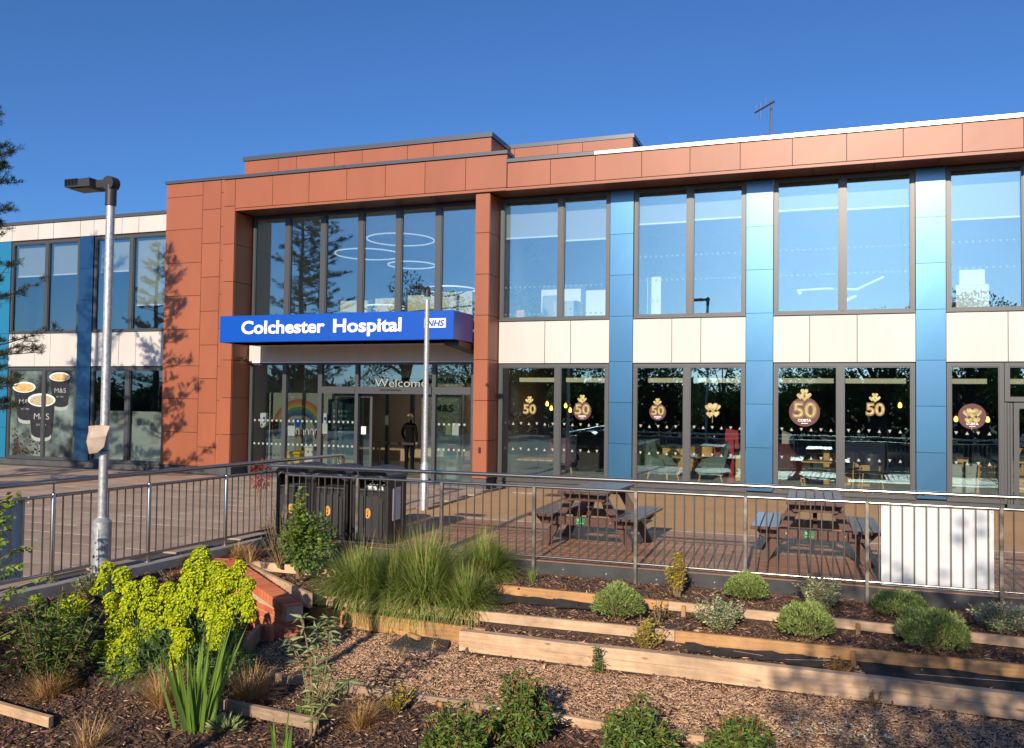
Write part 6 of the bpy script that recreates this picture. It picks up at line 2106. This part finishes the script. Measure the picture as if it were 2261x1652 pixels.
# dark leafy bush and birch-like sapling at the picture edge
t = shrub(-6.42, 5.85, .95, .95, 'tall dark leafy bush with narrow leaves in the corner bed', 'leaf_m', n=1500, ns=36, L=.085, Wd=.02, z=-.66, group=None)
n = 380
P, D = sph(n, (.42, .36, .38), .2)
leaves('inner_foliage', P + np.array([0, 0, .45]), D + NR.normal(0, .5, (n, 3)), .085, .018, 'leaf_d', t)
shrub(-7.05, 6.9, .42, .32, 'low dark bush at the foot of the lamp post', 'leaf_g', n=420, ns=22, L=.06, Wd=.016, z=-.12)
shrub(-6.78, 7.75, .3, .22, 'low dark tuft against the flat brick wall', 'leaf_d', n=220, ns=14, L=.05, Wd=.012, z=-.12)
t = plant('young_birch', 'young birch with fresh heart-shaped leaves in front of the side railing', 'young tree', -7.0, 5.75, -.40)
mb = MB()
P, D = [], []
for k in range(13):
    z0 = .15 + .1 * k
    a = rnd.uniform(-.9, .9)
    e = (.12 + .42 * rnd.random()) * (1.15 - k * .045)
    br = [(0.02 * math.sin(k), 0, z0), (e * .55 * math.cos(a), e * .55 * math.sin(a), z0 + .10), (e * math.cos(a), e * math.sin(a), z0 + .10 + .06 * rnd.random())]
    mb.tube(br, [.005, .004, .002], 5, cap=False)
    for s in NR.rand(22):
        p = np.array(br[0]) * (1 - s) ** 2 + 2 * s * (1 - s) * np.array(br[1]) + s * s * np.array(br[2])
        P.append(p + NR.normal(0, .015, 3))
        aa = rnd.uniform(0, 6.3)
        D.append((math.cos(aa), math.sin(aa), -.5))
mb.tube([(0, 0, -.1), (0.02, 0, .6), (0, .02, 1.45)], [.014, .010, .004], 7, cap=False)
mb.build('stem', 'stem', t, world=False)
leaves('foliage', P, D, .05 * (.6 + .6 * NR.rand(len(P))), .042, 'leaf_l', t)
# plant upstairs
P, D = sph(240, (.26, .2, .3), .2)
leaves('foliage', P + np.array([-6.66, 19.3, 4.42]), D + np.array([0, 0, .5]), .13, .035, 'leaf_m', t2, world=True)

# ---------------------------------------------------------------- trees
def pine(name, label, x, y, h, R, seed, z0=0.0, nb=74, group=None):
    global rnd, NR
    rnd, NR = random.Random(seed), np.random.RandomState(seed)
    t = thing(name, label, 'tree', (x, y, z0), 0, group)
    tr = MB()
    tr.tube([(0, 0, -.1), (.05, .02, h * .3), (-.04, .03, h * .65), (0, 0, h)], [.17, .13, .08, .02], 10)
    tr.build('trunk', 'barkt', t, smooth=True, world=False)
    tw = MB()
    TP, TD = [], []
    for k in range(nb):
        f = (k + rnd.random()) / nb
        z = h * (.12 + .86 * f) + rnd.uniform(-.2, .2)
        r = R * (1.02 - f) ** .62 * rnd.uniform(.35, 1.2)
        a = rnd.uniform(0, 2 * PI)
        up = rnd.uniform(.0, .6) + .3 * f
        p0 = Vector((0, 0, z))
        p1 = Vector((r * .5 * math.cos(a), r * .5 * math.sin(a), z + up * r * .2))
        p2 = Vector((r * math.cos(a + jit(.2)), r * math.sin(a + jit(.2)), z + up * r * .75))
        tw.tube([p0, p1, p2], [.022, .014, .006], 5, cap=False)
        for q in range(int(4 + 8 * r)):
            s = rnd.uniform(.3, 1.0)
            p = p0 * (1 - s) ** 2 + p1 * 2 * s * (1 - s) + p2 * s * s
            sa = a + rnd.choice((-1, 1)) * rnd.uniform(.2, 1.5)
            l = rnd.uniform(.12, .42) * (1.15 - s * .5)
            e = p + Vector((l * math.cos(sa), l * math.sin(sa), l * rnd.uniform(.0, .6)))
            tw.tube([p, e], [.006, .004], 4, cap=False)
            for u in (.45, .75, 1.0):
                TP.append(tuple(p.lerp(e, u)))
                TD.append(tuple((e - p).normalized()))
        TP.append(tuple(p2))
        TD.append(tuple((p2 - p1).normalized()))
    tw.build('branches', 'pinet', t, world=False)
    TP, TD = np.array(TP), np.array(TD)
    nn = 17
    P = np.repeat(TP, nn, 0)
    D = np.repeat(TD, nn, 0) * .8 + NR.normal(0, .6, (len(P), 3)) + np.array([0, 0, .25])
    leaves('crown', P + NR.normal(0, .02, P.shape), D, .085 * (.7 + .6 * NR.rand(len(P))), .011, 'pine', t)
    return t
def broad(name, label, x, y, h, R, seed, z0=-.8, nl=9000, leaf=.13, m='leaf_d', group=None, limbs=9, cz=.62, rz=.42):
    global rnd, NR
    rnd, NR = random.Random(seed), np.random.RandomState(seed)
    t = thing(name, label, 'tree', (x, y, z0), 0, group)
    tr = MB()
    tr.tube([(0, 0, -.1), (.05, 0, h * .2), (0, .05, h * .45), (.03, 0, h * .8)], [.04 * h * .6, .03 * h * .6, .02 * h * .6, .02], 10)
    cl = []
    for k in range(limbs):
        a = k * 2.4 + rnd.uniform(-.3, .3)
        r = R * rnd.uniform(.45, .85)
        z1 = h * (cz + rz * rnd.uniform(-.6, .75))
        p0 = Vector((0, 0, h * rnd.uniform(.22, .45)))
        p2 = Vector((r * math.cos(a), r * math.sin(a), z1))
        tr.tube([p0, p0.lerp(p2, .5) + Vector((0, 0, .05 * h)), p2], [.012 * h, .008 * h, .015], 6, cap=False)
        cl.append((p2, R * rnd.uniform(.28, .5)))
        for q in range(3):
            cl.append((p2 + Vector((jit(R * .45), jit(R * .45), jit(R * .35))), R * rnd.uniform(.16, .32)))
    cl.append((Vector((0, 0, h * .9)), R * .35))
    tr.build('trunk', 'barkt', t, world=False)
    P, D = [], []
    tot = sum(r ** 2 for _, r in cl)
    for c, r in cl:
        n = int(nl * r ** 2 / tot)
        p, d = sph(n, (r, r, r * .8), .35)
        P.append(p + np.array(c))
        D.append(d * .4 + NR.normal(0, .7, (n, 3)))
    P, D = np.concatenate(P), np.concatenate(D)
    leaves('crown', P, D, leaf * (.6 + .8 * NR.rand(len(P))), leaf * .6, m, t)
    return t
pine('pine_tree', 'dark pine whose branch tips reach in beside the lamp post', -16.3, 12.5, 8.5, 1.75, 11, 0.0, 76)
pine('pine_tree', 'tall pine farther out over the paving, seen as a reflection and shadow', -18.4, 8.0, 10.6, 2.0, 23, 0.0, 84)
pine('pine_tree', 'pine mirrored in the window beside the blue and teal pilasters', -26.0, 8.4, 8.6, 1.9, 31, -.2)
broad('garden_tree', 'leafy tree at the car park edge shading the sleeper bed', 2.5, -4.6, 7.2, 2.2, 41, -.8, 3600, .15, 'leaf_d', None, 10, .66, .34)
broad('garden_tree', 'second leafy tree at the car park edge, nearer the door end of the cafe', 5.6, -3.2, 7.3, 2.5, 45, -.8, 4200, .15, 'leaf_d', None, 10, .64, .36)
bt = [(-22, -16, 9.6, 3.0, 51), (-29, -20, 12.5, 3.8, 52), (-16.5, -14, 8.0, 3.0, 53), (-11.5, -17, 6.6, 2.7, 54), (-6.5, -24, 7.4, 3.0, 55), (3.0, -22, 8.6, 3.2, 56), (8.5, -18, 9.5, 3.4, 57), (14, -16, 8.8, 3.2, 58), (-1.8, -26, 5.4, 2.3, 59)]
for k, (x, y, h, r, sd) in enumerate(bt):
    broad('roadside_tree', 'broad leafy tree across the car park, mirrored in the windows', x, y, h, r, sd, -.85, 6500, .2, 'leaf_d' if k % 2 else 'leaf_m', 'trees across the car park', 9, .58, .42)
# far hedge and wood behind the car park: one mass
rnd, NR = random.Random(77), np.random.RandomState(77)
n = 26000
X = NR.uniform(-70, 60, n)
Hh = 3.3 + .8 * np.sin(X * .21) + .6 * np.sin(X * .53 + 1) + .35 * np.sin(1.7 * X)
Z = -.9 + (Hh + .9) * NR.rand(n) ** .7
Yh = -33 + NR.uniform(-2.5, 2.5, n) - .02 * X
o = leaves('far_wood', np.stack([X, Yh, Z], 1), NR.normal(0, 1, (n, 3)), .75, .5, 'leaf_d', None)
o['kind'] = 'stuff'
